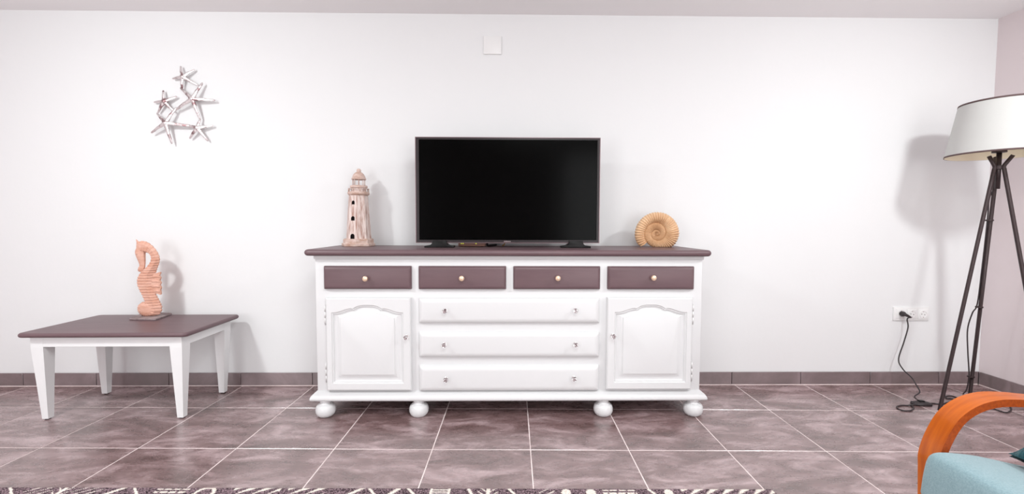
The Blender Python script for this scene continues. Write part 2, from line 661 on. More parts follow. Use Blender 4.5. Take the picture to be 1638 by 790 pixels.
foot_me = lathe_mesh('bun_foot', [(0.036, 0.100), (0.036, 0.088), (0.029, 0.082), (0.027, 0.076), (0.029, 0.071), (0.036, 0.0675), (0.036, 0.0645), (0.043, 0.061),
                                  (0.0490, 0.052), (0.0515, 0.038), (0.0505, 0.024), (0.044, 0.010), (0.035, 0.002), (0.026, 0.0)], 32, sharp=40)
for fx, fy in ((-0.968, -0.452), (-0.468, -0.452), (0.528, -0.452), (1.018, -0.452),
               (-0.968, -0.09), (-0.468, -0.09), (0.528, -0.09), (1.018, -0.09)):
    sbp('bun_foot', foot_me, M_WHITE, sb, (fx-SB[0], fy-SB[1], 0))


def drawer_front(name, x0, x1, z0, z1, material, proud, bev):
    """Panel with a rounded (ovolo) edge standing proud of the carcass."""
    c = ((x0+x1)/2, FRONT, (z0+z1)/2)
    o = sbp(name, None, None) if False else None
    hx, hz = (x1-x0)/2, (z1-z0)/2
    prof_ = [(0.0, -0.002), (0.0, proud*0.35), (bev*0.18, proud*0.62), (bev*0.5, proud*0.86), (bev, proud*0.97), (bev*1.25, proud)]
    V_, F_ = [], []
    rc, n = 0.004, 0
    for ins, d in prof_:
        n = 0
        for cx_, cz_, a0 in ((hx-rc, hz-rc, 0), (-hx+rc, hz-rc, 90), (-hx+rc, -hz+rc, 180), (hx-rc, -hz+rc, 270)):
            sx, sz = math.copysign(1, cx_), math.copysign(1, cz_)
            for s in range(4):
                a = math.radians(a0+30*s)
                V_.append((cx_-sx*ins+rc*math.cos(a), -d, cz_-sz*ins+rc*math.sin(a)))
                n += 1
    for i in range(len(prof_)-1):
        for k_ in range(n):
            F_.append((i*n+k_, i*n+(k_+1) % n, (i+1)*n+(k_+1) % n, (i+1)*n+k_))
    F_.append(tuple(range(n)))
    F_.append(tuple((len(prof_)-1)*n+k_ for k_ in range(n)))
    me_ = mesh_py(name, V_, F_, True)
    me_.set_sharp_from_angle(angle=math.radians(50))
    return link(name, me_, material, sb, (c[0]-SB[0], c[1]-SB[1], c[2])), c


ball_knob = lathe_mesh('knob', [(0.007, -0.002), (0.0065, 0.004), (0.005, 0.010), (0.0055, 0.013), (0.010, 0.016), (0.0135, 0.020),
                                (0.0145, 0.025), (0.0125, 0.031), (0.008, 0.034), (0.002, 0.035)], 20, '-y')
ball_knob.materials.append(M_KNOB)
# faceted crystal knob and its chrome stem
_ck = [(0.0055, 0.012), (0.0095, 0.016), (0.0132, 0.023), (0.0132, 0.027), (0.0095, 0.034), (0.0055, 0.0365)]
crystal = lathe_mesh('crystal_knob', _ck, 10, '-y', smooth=False)
crystal.materials.append(M_CRYSTAL)
stem = lathe_mesh('knob_stem', [(0.0095, -0.001), (0.0095, 0.0015), (0.0045, 0.003), (0.0035, 0.010), (0.0055, 0.0119)], 16, '-y')
stem.materials.append(M_CHROME)


def crystal_on(parent, lx, ly, lz):
    kn = link('crystal_knob', crystal, None, parent, (lx, ly, lz))
    kn['label'] = 'faceted clear glass knob'
    link('knob_stem', stem, None, parent, (lx, ly, lz))


# the four mauve drawers in a row
P_TOP = 0.024
for (x0, x1), (kx, ky) in zip(((-0.957, -0.498), (-0.461, 0.001), (0.0385, 0.499), (0.538, 0.999)),
                              ((584.4, 445.7), (738.6, 445.2), (892.4, 445), (1045.5, 444.4))):
    o, c = drawer_front('drawer', x0, x1, 0.687, 0.810, M_MAUVE, P_TOP, 0.012)
    o['label'] = 'mauve painted drawer front'
    q = at_y(kx, ky, FRONT-P_TOP-0.02)
    link('knob', ball_knob, None, o, (q[0]-c[0], -P_TOP, q[2]-c[2]))
# three wide white drawers
P_W = 0.026
for (z0, z1), (ly_, ry_), (lx_, rx_) in zip(((0.508, 0.642), (0.325, 0.460), (0.143, 0.279)),
                                            ((497.7, 497), (552.4, 552), (607.9, 606.4)),
                                            ((711.3, 921), (710.2, 921.3), (712.8, 918.6))):
    o, c = drawer_front('wide_drawer', -0.461, 0.498, z0, z1, M_WHITE, P_W, 0.020)
    for kx, ky in ((lx_, ly_), (rx_, ry_)):
        q = at_y(kx, ky, FRONT-P_W-0.025)
        crystal_on(o, q[0]-c[0], -P_W, q[2]-c[2])


# doors with a raised cathedral panel
def arch(u):                      # height 0..1 of the arched rail over u in -1..1
    a = abs(u)
    pts = [(0.0, 1.0), (0.16, 0.98), (0.27, 0.86), (0.36, 0.64), (0.41, 0.45), (0.435, 0.56), (0.52, 0.52), (0.62, 0.40), (0.74, 0.18), (0.84, 0.05), (0.92, 0.0), (1.0, 0.0)]
    for (a0, h0), (a1, h1) in zip(pts[:-1], pts[1:]):
        if a <= a1:
            t = (a-a0)/(a1-a0)
            return h0+(h1-h0)*t
    return 0.0


def soft_arch(u):
    return max(0.0, math.cos(min(abs(u), 1.0)*math.pi/2))**1.1


def door(x0, x1, z0, z1, knob_px, hinge_side):
    cx_, cz_ = (x0+x1)/2, (z0+z1)/2
    hx, hz = (x1-x0)/2, (z1-z0)/2
    D = 0.024
    NT, NS, NB = 104, 6, 6

    def ring(l, r, b, t, amp, fn, d):
        pts = []
        for s in range(NB):
            pts.append((l+(r-l)*s/NB, b))
        for s in range(NS):
            pts.append((r, b+(t-b)*s/NS))
        for s in range(NT):
            uu = 1-2*s/NT
            pts.append(((l+r)/2+uu*(r-l)/2, t+(amp*fn(uu) if amp else 0)))
        for s in range(NS):
            pts.append((l, t+(b-t)*s/NS))
        return [(x, -d, z) for x, z in pts]
    fl, fr = -hx+0.0305, hx-0.0395 if hinge_side < 0 else hx-0.0305
    if hinge_side > 0:
        fl, fr = -hx+0.0395, hx-0.0305
    fb, ft, amp = -hz+0.038, hz-0.077, 0.040

    def inset(e, d, k=1.0):
        return ring(fl+e, fr-e, fb+e, ft-e, amp*k, arch, d)

    def field(e, d):
        return ring(fl+e, fr-e, fb+e, ft-e*0.55-0.004, amp*0.80, soft_arch, d)
    rings = [ring(-hx, hx, -hz, hz, 0, arch, -0.002), ring(-hx, hx, -hz, hz, 0, arch, D*0.55),
             ring(-hx+0.002, hx-0.002, -hz+0.002, hz-0.002, 0, arch, D*0.85),
             ring(-hx+0.007, hx-0.007, -hz+0.007, hz-0.007, 0, arch, D),
             inset(0.0, D), inset(0.0025, D-0.005), inset(0.006, D-0.0065), inset(0.0085, D-0.0055), inset(0.0095, D-0.011),
             inset(0.013, D-0.013), inset(0.019, D-0.0135, 0.97)]
    rings += [field(0.030, D-0.012), field(0.036, D-0.0085), field(0.042, D-0.0065), field(0.046, D-0.0055), field(0.0475, D-0.002), field(0.050, D-0.0015)]
    n = len(rings[0])
    V_ = [p for r_ in rings for p in r_]
    F_ = []
    for i in range(len(rings)-1):
        for k_ in range(n):
            F_.append((i*n+k_, i*n+(k_+1) % n, (i+1)*n+(k_+1) % n, (i+1)*n+k_))
    F_.append(tuple(range(n)))
    NF = 13                       # rings up to this index belong to the frame
    frame_faces = [f for f in F_[:-1] if max(f) < NF*n] + [tuple(range(n))]
    panel_off = (NF-1)*n
    panel_faces = [tuple(i-panel_off for i in f) for f in F_[:-1] if min(f) >= panel_off]
    panel_faces.append(tuple((len(rings)-1)*n+k_-panel_off for k_ in range(n)))
    me_ = mesh_py('door', V_[:NF*n], frame_faces, True)
    me_.set_sharp_from_angle(angle=math.radians(28))
    o_ = link('door', me_, M_WHITE, sb, (cx_-SB[0], FRONT-SB[1], cz_))
    o_['label'] = 'white cupboard door with arched raised panel'
    pv = V_[panel_off:]
    me_ = mesh_py('raised_panel', pv, panel_faces, True)
    me_.set_sharp_from_angle(angle=math.radians(28))
    # the panel ring faces must look towards the room (-Y)
    if me_.polygons[-1].normal.y > 0:
        me_.flip_normals()
    link('raised_panel', me_, M_WHITE, o_)
    q = at_y(knob_px[0], knob_px[1], FRONT-D-0.025)
    crystal_on(o_, q[0]-cx_, -D, q[2]-cz_)
    hxp = (-hx-0.0075) if hinge_side < 0 else (hx+0.0075)
    for hz_ in (0.155, -0.155):
        parts = []
        for s in range(3):
            zz = hz_-0.048+s*0.033
            parts.append(tube_geo([(hxp, -0.006, zz), (hxp, -0.006, zz+0.030)], 0.0042, 10, up=(0, 1, 0)))
        parts.append(tube_geo([(hxp, -0.006, hz_-0.055), (hxp, -0.006, hz_+0.055)], 0.0026, 8, up=(0, 1, 0)))
        hv, hf = join_geo(parts)
        link('hinge', mesh_py('hinge', hv, hf, True), M_HINGE, o_)
    return o_


door(-0.948, -0.501, 0.147, 0.643, (649, 540), -1)
door(0.536, 0.992, 0.150, 0.645, (981.7, 538.4), 1)

# ------------------------------------------------------------------ television
TVY = -0.262
tvL, tvR = at_y(665.2, 300, TVY)[0], at_y(959, 300, TVY)[0]
tvB, tvT = at_y(812, 388.3, TVY)[2], at_y(812, 220.3, TVY)[2]
TVC = ((tvL+tvR)/2, -0.245, SB_TOP)
tv = thing('television', 'black flat screen television standing on the mauve sideboard top', 'television', TVC)


def frame_mesh(name, x0, x1, z0, z1, bl, br_, bb_, bt, y0, y1, off, bev=0.0):
    V_ = []
    for yy in (y0, y1):
        V_ += [(x0, yy, z0), (x1, yy, z0), (x1, yy, z1), (x0, yy, z1),
               (x0+bl, yy, z0+bb_), (x1-br_, yy, z0+bb_), (x1-br_, yy, z1-bt), (x0+bl, yy, z1-bt)]
    F_ = []
    for k_ in range(4):
        j_ = (k_+1) % 4
        F_ += [(k_, j_, 4+j_, 4+k_), (8+k_, 8+j_, 12+j_, 12+k_), (k_, j_, 8+j_, 8+k_), (4+k_, 4+j_, 12+j_, 12+k_)]
    return mesh_py(name, V_, F_, False, off)


link('bezel', frame_mesh('bezel', tvL, tvR, tvB, tvT, 0.019, 0.015, 0.016, 0.0125, TVY-0.006, TVY+0.014, TVC), M_BEZEL, tv)
link('edge_trim', frame_mesh('edge_trim', tvL-0.0015, tvR+0.0015, tvB-0.0015, tvT+0.0015, 0.004, 0.004, 0.003, 0.0035, TVY-0.008, TVY+0.018, TVC),
     mat('tv_edge_trim', srgb(126, 104, 108), 0.3, metal=0.4), tv)
link('screen', box_mesh('screen', tvL+0.0185, tvR-0.0145, TVY-0.001, TVY+0.006, tvB+0.0155, tvT-0.012, 0, 1, TVC), M_SCREEN, tv)
link('back_cover', box_mesh('back_cover', tvL+0.01, tvR-0.01, TVY+0.010, TVY+0.055, tvB+0.01, tvT-0.01, 0.012, 2, TVC), M_BLACKPL, tv)
for cxp in (703.5, 920.5):
    fx = at_y(cxp, 393, TVY)[0]
    hw = 0.084
    z0 = SB_TOP
    poly = [(fx-hw, z0), (fx+hw, z0), (fx+hw, z0+0.010), (fx+hw*0.62, z0+0.013), (fx+hw*0.50, z0+0.022), (fx+hw*0.46, tvB+0.012),
            (fx-hw*0.46, tvB+0.012), (fx-hw*0.50, z0+0.022), (fx-hw*0.62, z0+0.013), (fx-hw, z0+0.010)]
    link('stand_foot', prism_mesh('stand_foot', poly, TVY-0.028, TVY+0.05, TVC, 0.002), M_BLACKPL, tv)
fc = bpy.data.curves.new('logo', 'FONT')
fc.body = 'SAMSUNG'
fc.size = 0.0088
fc.extrude = 0.0004
fc.align_x = 'CENTER'
tmp = bpy.data.objects.new('logo_tmp', fc)
COL.objects.link(tmp)
bpy.context.view_layer.update()
lm = bpy.data.meshes.new_from_object(tmp.evaluated_get(bpy.context.evaluated_depsgraph_get()))
bpy.data.objects.remove(tmp)
lm.name = 'maker_lettering'
lm.materials.clear()
q = at_y(811.5, 388, TVY)
lo = link('maker_lettering', lm, mat('tv_lettering', srgb(225, 205, 205), 0.4), tv,
          (q[0]-TVC[0], TVY-0.0064-TVC[1], tvB+0.0055-TVC[2]), (math.pi/2, 0, 0))
lo.scale = (0.95, 0.8, 1)

# set-top box under the television, with its cables
bxl, bxr = at_y(733, 392, -0.17)[0], at_y(776, 392, -0.17)[0]
STB = ((bxl+bxr)/2, -0.12, SB_TOP)
st = thing('set_top_box', 'small pinkish set-top box lying beneath the television', 'set-top box', STB)
link('case', box_mesh('case', bxl, bxr, -0.17, -0.05, SB_TOP+0.002, SB_TOP+0.030, 0.003, 2, STB), M_DECODER, st)
for px in (738, 741, 761.5):
    q = at_y(px, 390.5, -0.171)
    link('indicator_light', box_mesh('indicator_light', q[0]-0.0035, q[0]+0.0035, -0.1725, -0.169, SB_TOP+0.016, SB_TOP+0.021, 0, 1, STB), M_LED, st)
for fx in (bxl+0.02, bxr-0.02):
    link('rubber_foot', box_mesh('rubber_foot', fx-0.008, fx+0.008, -0.16, -0.06, SB_TOP, SB_TOP+0.003, 0, 1, STB), M_BLACKPL, st)
x = at_y(779.5, 392, -0.16)[0]
tag(link('cable', tube_mesh('cable', catmull([(x, -0.2, tvB+0.03), (x, -0.185, SB_TOP+0.02), (x+0.004, -0.165, SB_TOP+0.007), (x+0.03, -0.10, SB_TOP+0.006), (x+0.05, -0.03, SB_TOP+0.006)]), 0.006, 8), M_CABLE),
    'black cable dropping behind the television beside the set-top box', 'cable')
x = at_y(788, 392, -0.14)[0]+0.06
tag(link('cable', tube_mesh('cable', catmull([(x+0.03, -0.19, tvB+0.04), (x+0.018, -0.17, SB_TOP+0.03), (x+0.006, -0.14, SB_TOP+0.007), (x-0.001, -0.09, SB_TOP+0.004), (x+0.0, -0.03, SB_TOP+0.004)]), 0.0028, 8), M_YCABLE),
    'thin yellow cable curling behind the television', 'cable')

# ------------------------------------------------------------------ lighthouse
LH_Y = -0.118
q0 = at_y(573.6, 393, LH_Y)
LH = (float(q0[0]), LH_Y, SB_TOP)
lh = thing('lighthouse_ornament', 'whitewashed wooden lighthouse ornament with dark arched windows on the sideboard', 'ornament', LH)
S = float(at_y(598, 390, LH_Y)[0]-at_y(549, 390, LH_Y)[0])/258.0    # metres per unit of the traced drawing
PH = math.radians(-104-22.5)


def oct_lathe(name, prof_, seg=8, ox=0.0, phase=None, smooth=False):
    return lathe_mesh(name, [(r*S, h*S) for r, h in prof_], seg, 'z', (-ox*S, 0, 0), smooth, PH if phase is None else phase)


K8 = 1.0/math.cos(math.pi/8)*0.97
link('plinth', oct_lathe('plinth', [(126*K8, 0), (130*K8, 4), (130*K8, 20), (126*K8, 24), (119*K8, 26), (117*K8, 58), (112*K8, 63)]), M_DRIFT2, lh)
link('tower', oct_lathe('tower', [(99*K8, 62), (97*K8, 66), (74*K8, 426), (74*K8, 430)], ox=4), M_DRIFT, lh)
gal = link('gallery', lathe_mesh('gallery', [(r*S, h*S) for r, h in [(76, 424), (84, 430), (88, 438), (88, 448), (84, 455), (60, 456)]], 24, off=(-7*S, 0, 0), sharp=40), M_DRIFT2, lh)
link('drum', lathe_mesh('drum', [(60*S, 454*S), (59*S, 490*S), (62*S, 492*S)], 16, off=(-9*S, 0, 0)), M_DRIFT, lh)
for k in range(10):
    a = 2*math.pi*(k+0.25)/10
    link('railing_post', tube_mesh('railing_post', [((7+82*math.cos(a))*S, 82*S*math.sin(a), 454*S), ((7+82*math.cos(a))*S, 82*S*math.sin(a), 484*S)], 3.5*S, 6, up=(1, 0, 0)), M_DRIFT2, gal)
ringp = [((7+82*math.cos(2*math.pi*k/24))*S, 82*S*math.sin(2*math.pi*k/24), 480*S) for k in range(25)]
link('handrail', tube_mesh('handrail', ringp, 2.6*S, 6, up=(0, 0, 1)), M_DRIFT, gal)
link('upper_deck', lathe_mesh('upper_deck', [(r*S, h*S) for r, h in [(64, 486), (70, 489), (71, 500), (68, 507), (50, 509)]], 24, off=(-9*S, 0, 0), sharp=40), M_DRIFT2, lh)
for k in range(8):
    a = 2*math.pi*(k+0.4)/8
    link('lantern_post', tube_mesh('lantern_post', [((10+47*math.cos(a))*S, 47*S*math.sin(a), 507*S), ((10+47*math.cos(a))*S, 47*S*math.sin(a), 562*S)], 4.2*S, 6, up=(1, 0, 0)), M_DRIFT, lh)
roof = link('dome_roof', lathe_mesh('dome_roof', [(r*S, h*S) for r, h in [(50, 556), (58, 557), (60, 562), (55, 572), (50, 586), (42, 602), (30, 614), (20, 620), (13, 626)]], 24, off=(-10*S, 0, 0), sharp=45), M_DRIFT2, lh)
link('finial_ball', lathe_mesh('finial_ball', [(18*S*math.sin(t)+0.0002, (632-18*math.cos(t))*S) for t in np.linspace(0.02, math.pi-0.02, 12)], 20, off=(-11*S, 0, 0), sharp=80), M_DRIFT2, roof)
# windows on the face of the tower turned slightly to one side
fa = -math.pi/2-math.radians(14)
for hc, w, h in ((363, 26, 32), (232, 32, 36), (84, 36, 42)):
    rr = (99+(74-99)*(hc-62)/364.0)*0.97
    slope = math.atan2(25*0.97, 364)
    arc = [(-w/2, -h/2), (w/2, -h/2)]+[(w/2*math.cos(math.radians(t)), h/2-w/2+w/2*math.sin(math.radians(t))) for t in range(0, 181, 20)]
    V, F = [], []
    n = len(arc)
    for d in (-6, 0.8):
        for u, v in arc:
            rad = rr+d-v*math.tan(slope)
            V.append(((4+rad*math.cos(fa)-u*math.sin(fa))*S, (rad*math.sin(fa)+u*math.cos(fa))*S, (hc+v)*S))
    F = [tuple(range(n)), tuple(range(n, 2*n))]+[(k, (k+1) % n, n+(k+1) % n, n+k) for k in range(n)]
    wn = link('window', mesh_py('window', V, F), M_HOLESHADE, lh)
    wn['label'] = 'black arched plaque painted as a shaded opening'

# ------------------------------------------------------------------ ammonite
AM_Y = -0.175
ac = at_y(1050.6, 374.0, AM_Y)
SA = float(at_y(1085.8, 374, AM_Y)[0]-ac[0])/355.0
AMB = (float(ac[0]), AM_Y, SB_TOP)
# outer radius at quarter turns going inwards from the mouth (angle measured anticlockwise from +X)
knots = [(218, 338), (200, 352), (180, 353), (135, 348), (90, 346), (45, 352), (0, 356), (-30, 335), (-52, 300), (-75, 248), (-95, 222), (-140, 212), (-180, 209),
         (-225, 198), (-270, 184), (-315, 160), (-360, 139), (-405, 122), (-450, 106), (-495, 99), (-540, 93), (-585, 79), (-630, 66), (-675, 58),
         (-720, 52), (-765, 46), (-810, 40), (-900, 30), (-990, 21), (-1080, 14), (-1170, 9)]
ka = np.array([-k_[0] for k_ in knots], float)
kr = np.array([k_[1] for k_ in knots], float)


def r_out(deg):
    return float(np.interp(-deg, ka, kr))


V, F = [], []
sides = 20
degs = np.arange(218, -1090, -0.9)
rib_phase = 0.0
for i, dg in enumerate(degs):
    ro = r_out(dg)
    ri = r_out(dg-360) if dg-360 > -1170 else 0.0
    ri = max(ri*0.97, 0.0)
    rc, hw = (ro+ri)/2, (ro-ri)/2
    turn = (218-dg)/360.0
    nrib = 50 if turn < 1 else (46 if turn < 2 else 36)
    rib = math.sin(math.radians(dg)*nrib)
    rib = math.copysign(abs(rib)**0.8, rib)
    worn = 0.45 if 15 < dg < 60 else 1.0
    m_ = 1+0.045*worn*rib
    if i < 12:                      # the mouth closes over
        m_ *= 0.90+0.10*math.sin(i/12*math.pi/2)
    dep = hw*0.78+6
    for k in range(sides):
        a = 2*math.pi*k/sides
        e = rc+hw*math.cos(a)*(m_ if math.cos(a) > 0 else 1.0)
        d = dep*math.sin(a)*(1+0.20*worn*rib)
        V.append((e*SA*math.cos(math.radians(dg)), d*SA, e*SA*math.sin(math.radians(dg))))
nn = len(degs)
for i in range(nn-1):
    for k in range(sides):
        a, b = i*sides+k, i*sides+(k+1) % sides
        F.append((a, b, b+sides, a+sides))
F += [tuple(range(sides)), tuple((nn-1)*sides+k for k in range(sides))]
zmin = min(v[2] for v in V)
zlow = -(float(ac[2])-SB_TOP)
# the shell stands on its ground-flat underside
b0 = len(V)
for h_, r_ in ((-16, 0.5), (-14, 10), (-6, 17), (6, 17), (14, 10), (16, 0.5)):      # button closing the middle of the coil
    V += [(r_*SA*math.cos(2*math.pi*k/12), h_*SA, r_*SA*math.sin(2*math.pi*k/12)) for k in range(12)]
for i in range(5):
    F += [(b0+i*12+k, b0+i*12+(k+1) % 12, b0+i*12+12+(k+1) % 12, b0+i*12+12+k) for k in range(12)]
F += [tuple(b0+k for k in range(12)), tuple(b0+60+k for k in range(12))]
V = [(v[0], v[1], max(v[2], zlow)) for v in V]
me = mesh_py('ammonite_ornament', V, F, True, (0, 0, zlow))
am = tag(link('ammonite_ornament', me, M_SHELL, None, AMB),
         'tan ribbed ammonite spiral shell ornament standing on the sideboard', 'ornament')

# ------------------------------------------------------------------ low table
TZ = 0.470
c4 = [at_z(32, 533.5, TZ-0.004), at_z(295.5, 535.5, TZ-0.004), at_z(383.5, 503.5, TZ-0.004), at_z(157, 503.6, TZ-0.004)]
fl_, fr_, br4, bl4 = [np.array(p[:2]) for p in c4]
TROT = 0.016
tcx, tcy = (fl_+fr_+br4+bl4)/4
TW, TD = 0.852, 0.482
tb = thing('coffee_table', 'low white table with mauve top on tapered legs', 'table', (tcx, tcy, 0), TROT)
link('table_top', top_slab('table_top', -TW/2, TW/2, -TD/2, TD/2, TZ-0.024, TZ, 0.028, (0, 0, 0), 0.012), M_MAUVE, tb)
LX, LY = 0.381, 0.209
for sx in (-1, 1):
    for sy in (-1, 1):
        ox, oy = sx*LX, sy*LY           # outer corner of the leg
        w0, w1 = 0.062, 0.031
        V = []
        for z, w, cx_, cy_ in ((TZ-0.024, w0, ox-sx*w0/2, oy-sy*w0/2), (TZ-0.085, w0, ox-sx*w0/2, oy-sy*w0/2),
                               (0.006, w1, ox-sx*(w0/2+0.004), oy-sy*(w0/2+0.004))):
            V += [(cx_-w/2, cy_-w/2, z), (cx_+w/2, cy_-w/2, z), (cx_+w/2, cy_+w/2, z), (cx_-w/2, cy_+w/2, z)]
        F = [(0, 1, 2, 3), (8, 9, 10, 11)]
        for i in (0, 4):
            for k in range(4):
                F.append((i+k, i+(k+1) % 4, i+4+(k+1) % 4, i+4+k))
        lg = link('leg', mesh_py('leg', V, F), M_TABLEWHITE, tb)
        link('glide', lathe_mesh('glide', [(0.012, 0.0), (0.012, 0.0062)], 14, off=(-(ox-sx*(w0/2+0.004)), -(oy-sy*(w0/2+0.004)), 0)), M_RUBBER, lg)
for sy in (-1, 1):
    yy = sy*(LY-0.010)
    link('apron', box_mesh('apron', -LX+0.058, LX-0.058, yy-0.009, yy+0.009, TZ-0.078, TZ-0.0235, 0.0012, 1), M_TABLEWHITE, tb)
for sx in (-1, 1):
    xx = sx*(LX-0.010)
    link('apron', box_mesh('apron', xx-0.009, xx+0.009, -LY+0.058, LY-0.058, TZ-0.078, TZ-0.0235, 0.0012, 1), M_TABLEWHITE, tb)

# ------------------------------------------------------------------ seahorse
SH_Y = -0.165
sc0 = at_y(242, 500.5, SH_Y)
SSH = float(at_y(250, 440, SH_Y)[0]-at_y(240, 440, SH_Y)[0])/(10*4.94)   # metres per traced unit
OX, OZ = 190.0, 692.0
SHB = (float(at_y(200+OX/4.94, 500, SH_Y)[0]), SH_Y, TZ)
sh = thing('seahorse_sculpture', 'carved pinkish wooden seahorse mounted on a slate base, standing on the low table', 'sculpture', SHB)
b4 = [at_z(206.5, 511.5, TZ+0.001), at_z(249, 512.3, TZ+0.001), at_z(275, 503.0, TZ+0.001), at_z(233, 500.6, TZ+0.001)]
b4 = [(float(p[0])-SHB[0], float(p[1])-SHB[1]) for p in b4]
rnd = random.Random(3)
outline = []
for i in range(4):
    a, b = b4[i], b4[(i+1) % 4]
    for s in range(6):
        t = s/6
        j = 0.0025 if s else 0
        outline.append((a[0]+(b[0]-a[0])*t+rnd.uniform(-j, j), a[1]+(b[1]-a[1])*t+rnd.uniform(-j, j)))
BASE_T = 0.011
link('slate_base', prism_mesh('slate_base', outline, 0.0, BASE_T, plane='xy', bevel=0.002, seg=1), M_SLATE, sh)


def shp(x, y, d=0.0):              # traced drawing -> local metres
    return np.array([(x-OX)*SSH, d*SSH, BASE_T+(OZ-y)*SSH])


# (outer edge, inner edge) of the carved bands from the crown down to the tail
bands = [((148, 90), (146, 172)), ((190, 98), (182, 180)), ((228, 122), (201, 184)), ((260, 158), (216, 195)), ((281, 196), (226, 213)), ((289, 230), (228, 236)),
         ((284, 264), (216, 266)), ((271, 298), (188, 300)), ((258, 330), (152, 331)), ((247, 360), (128, 361)), ((240, 400), (112, 400)), ((238, 440), (113, 440)),
         ((239, 480), (128, 480)), ((250, 520), (148, 520)), ((267, 556), (163, 560)), ((283, 590), (172, 600)), ((291, 622), (182, 628)), ((286, 655), (186, 640)),
         ((262, 682), (184, 650)), ((215, 692), (178, 652))]
SUB = 16
pa_ = catmull([(p[0][0], p[0][1], 0) for p in bands], SUB)
pb_ = catmull([(p[1][0], p[1][1], 0) for p in bands], SUB)
sect = [(1.0, 0.12), (1.0, -0.12), (0.42, -0.72), (-0.72, -0.62), (-1.0, -0.16), (-1.0, 0.16), (-0.72, 0.62), (0.42, 0.72)]
V, F = [], []
acc = 0.0
ns = len(sect)
for i, (A_, B_) in enumerate(zip(pa_, pb_)):
    c_ = (A_+B_)/2
    h_ = (A_-B_)/2
    if i:
        acc += np.linalg.norm(c_-cprev)
    cprev = c_
    ph = (acc/23.0) % 1.0
    g_ = min(ph, 1-ph)*23.0                    # distance to the nearest carved groove
    rib = 1.035-0.10*math.exp(-(g_/3.6)**2)
    hw = np.linalg.norm(h_)
    dp = min(46.0, hw*0.80+8)
    for wv_, uv_ in sect:
        q_ = c_+h_*wv_*rib
        V.append(shp(q_[0], q_[1], uv_*dp*(rib-0.5*(1.035-rib))))
for i in range(len(pa_)-1):
    for k in range(ns):
        F.append((i*ns+k, i*ns+(k+1) % ns, (i+1)*ns+(k+1) % ns, (i+1)*ns+k))
F += [tuple(range(ns)), tuple((len(pa_)-1)*ns+k for k in range(ns))]
body = link('body', mesh_py('body', V, F, True), M_SEAHORSE, sh)
body.data.set_sharp_from_angle(angle=math.radians(24))
# curled tail: a ribbed disc with radiating carved lines
V, F = [], []
NR, NC = 10, 84
cc = (181, 634)
for s_ in (-1, 1):
    for i in range(NR+1):
        f_ = i/NR
        for k in range(NC):
            a = 2*math.pi*k/NC
            edge = 70+5.0*math.cos(k*2*math.pi/3.5)
            dep = (34*math.sqrt(max(0, 1-(f_**3)))+4)*(1+0.06*f_*math.cos(k*2*math.pi/3.5))
            V.append(shp(cc[0]+edge*f_*math.cos(a)*1.03, cc[1]+edge*f_*math.sin(a)*0.86, s_*(dep if i < NR else 5)))
for s_ in range(2):
    b0 = s_*(NR+1)*NC
    for i in range(NR):
        for k in range(NC):
            F.append((b0+i*NC+k, b0+i*NC+(k+1) % NC, b0+(i+1)*NC+(k+1) % NC, b0+(i+1)*NC+k))
for k in range(NC):
    a, b = NR*NC+k, NR*NC+(k+1) % NC
    F.append((a, b, b+(NR+1)*NC, a+(NR+1)*NC))
link('curled_tail', mesh_py('curled_tail', V, F, True), M_SEAHORSE, sh)
# head with long snout
hd = [(128, 100, 16), (138, 122, 26), (144, 150, 32), (140, 180, 37), (143, 212, 33), (149, 245, 27), (152, 275, 22), (149, 298, 21), (138, 317, 22), (122, 327, 12)]
pc = catmull([(c[0], c[1], 0) for c in hd], 6)
rk = catmull([(c[2], 0, 0) for c in hd], 6)
head = link('head', tube_mesh('head', [shp(p[0], p[1]) for p in pc], [r[0]*SSH for r in rk], 8, 0.75, (0, 1, 0), phase=math.pi/8), M_SEAHORSE, sh)
head.data.set_sharp_from_angle(angle=math.radians(40))
# pointed crest on the crown
cr = catmull([(160, 150, 0), (146, 125, 0), (130, 100, 0), (117, 78, 0)], 4)
link('crest', tube_mesh('crest', [shp(p[0], p[1], -8) for p in cr], [r_*SSH for r_ in np.linspace(24, 2, len(cr))], 8, 0.8), M_SEAHORSE, head)
for s_ in (-1, 1):
    ev, ef = tube_geo([shp(128, 188, s_*22+s_*t) for t in (-6, 0, 4, 7)], [12*SSH, 12*SSH, 9*SSH, 3*SSH], 12, up=(1, 0, 0))
    link('eye', mesh_py('eye', ev, ef, True), M_SEAHORSE, head)
# dorsal fin with scalloped ridges
fin = [(222, 352), (262, 346), (292, 338), (296, 345), (286, 366), (296, 384), (287, 404), (297, 424), (288, 444), (297, 462), (290, 484), (294, 512), (288, 520), (258, 510), (228, 502)]
V = []
for d in (-13, 13):
    for i, (x, y_) in enumerate(fin):
        dd = d*(1.0 if x < 240 else 0.55)
        V.append(shp(x, y_, dd))
n = len(fin)
F = [tuple(range(n)), tuple(range(n, 2*n))]+[(k, (k+1) % n, n+(k+1) % n, n+k) for k in range(n)]
fino = link('dorsal_fin', mesh_py('dorsal_fin', V, F), M_SEAHORSE, sh)
for k, yy in enumerate((366, 404, 444, 484)):
    rv, rf = tube_geo([shp(225, yy+14, 0), shp(262, yy+6, 0), shp(290, yy+16, 0)], [15*SSH, 13*SSH, 9*SSH], 8)
    link('fin_ridge', mesh_py('fin_ridge', rv, rf, True), M_SEAHORSE, fino)

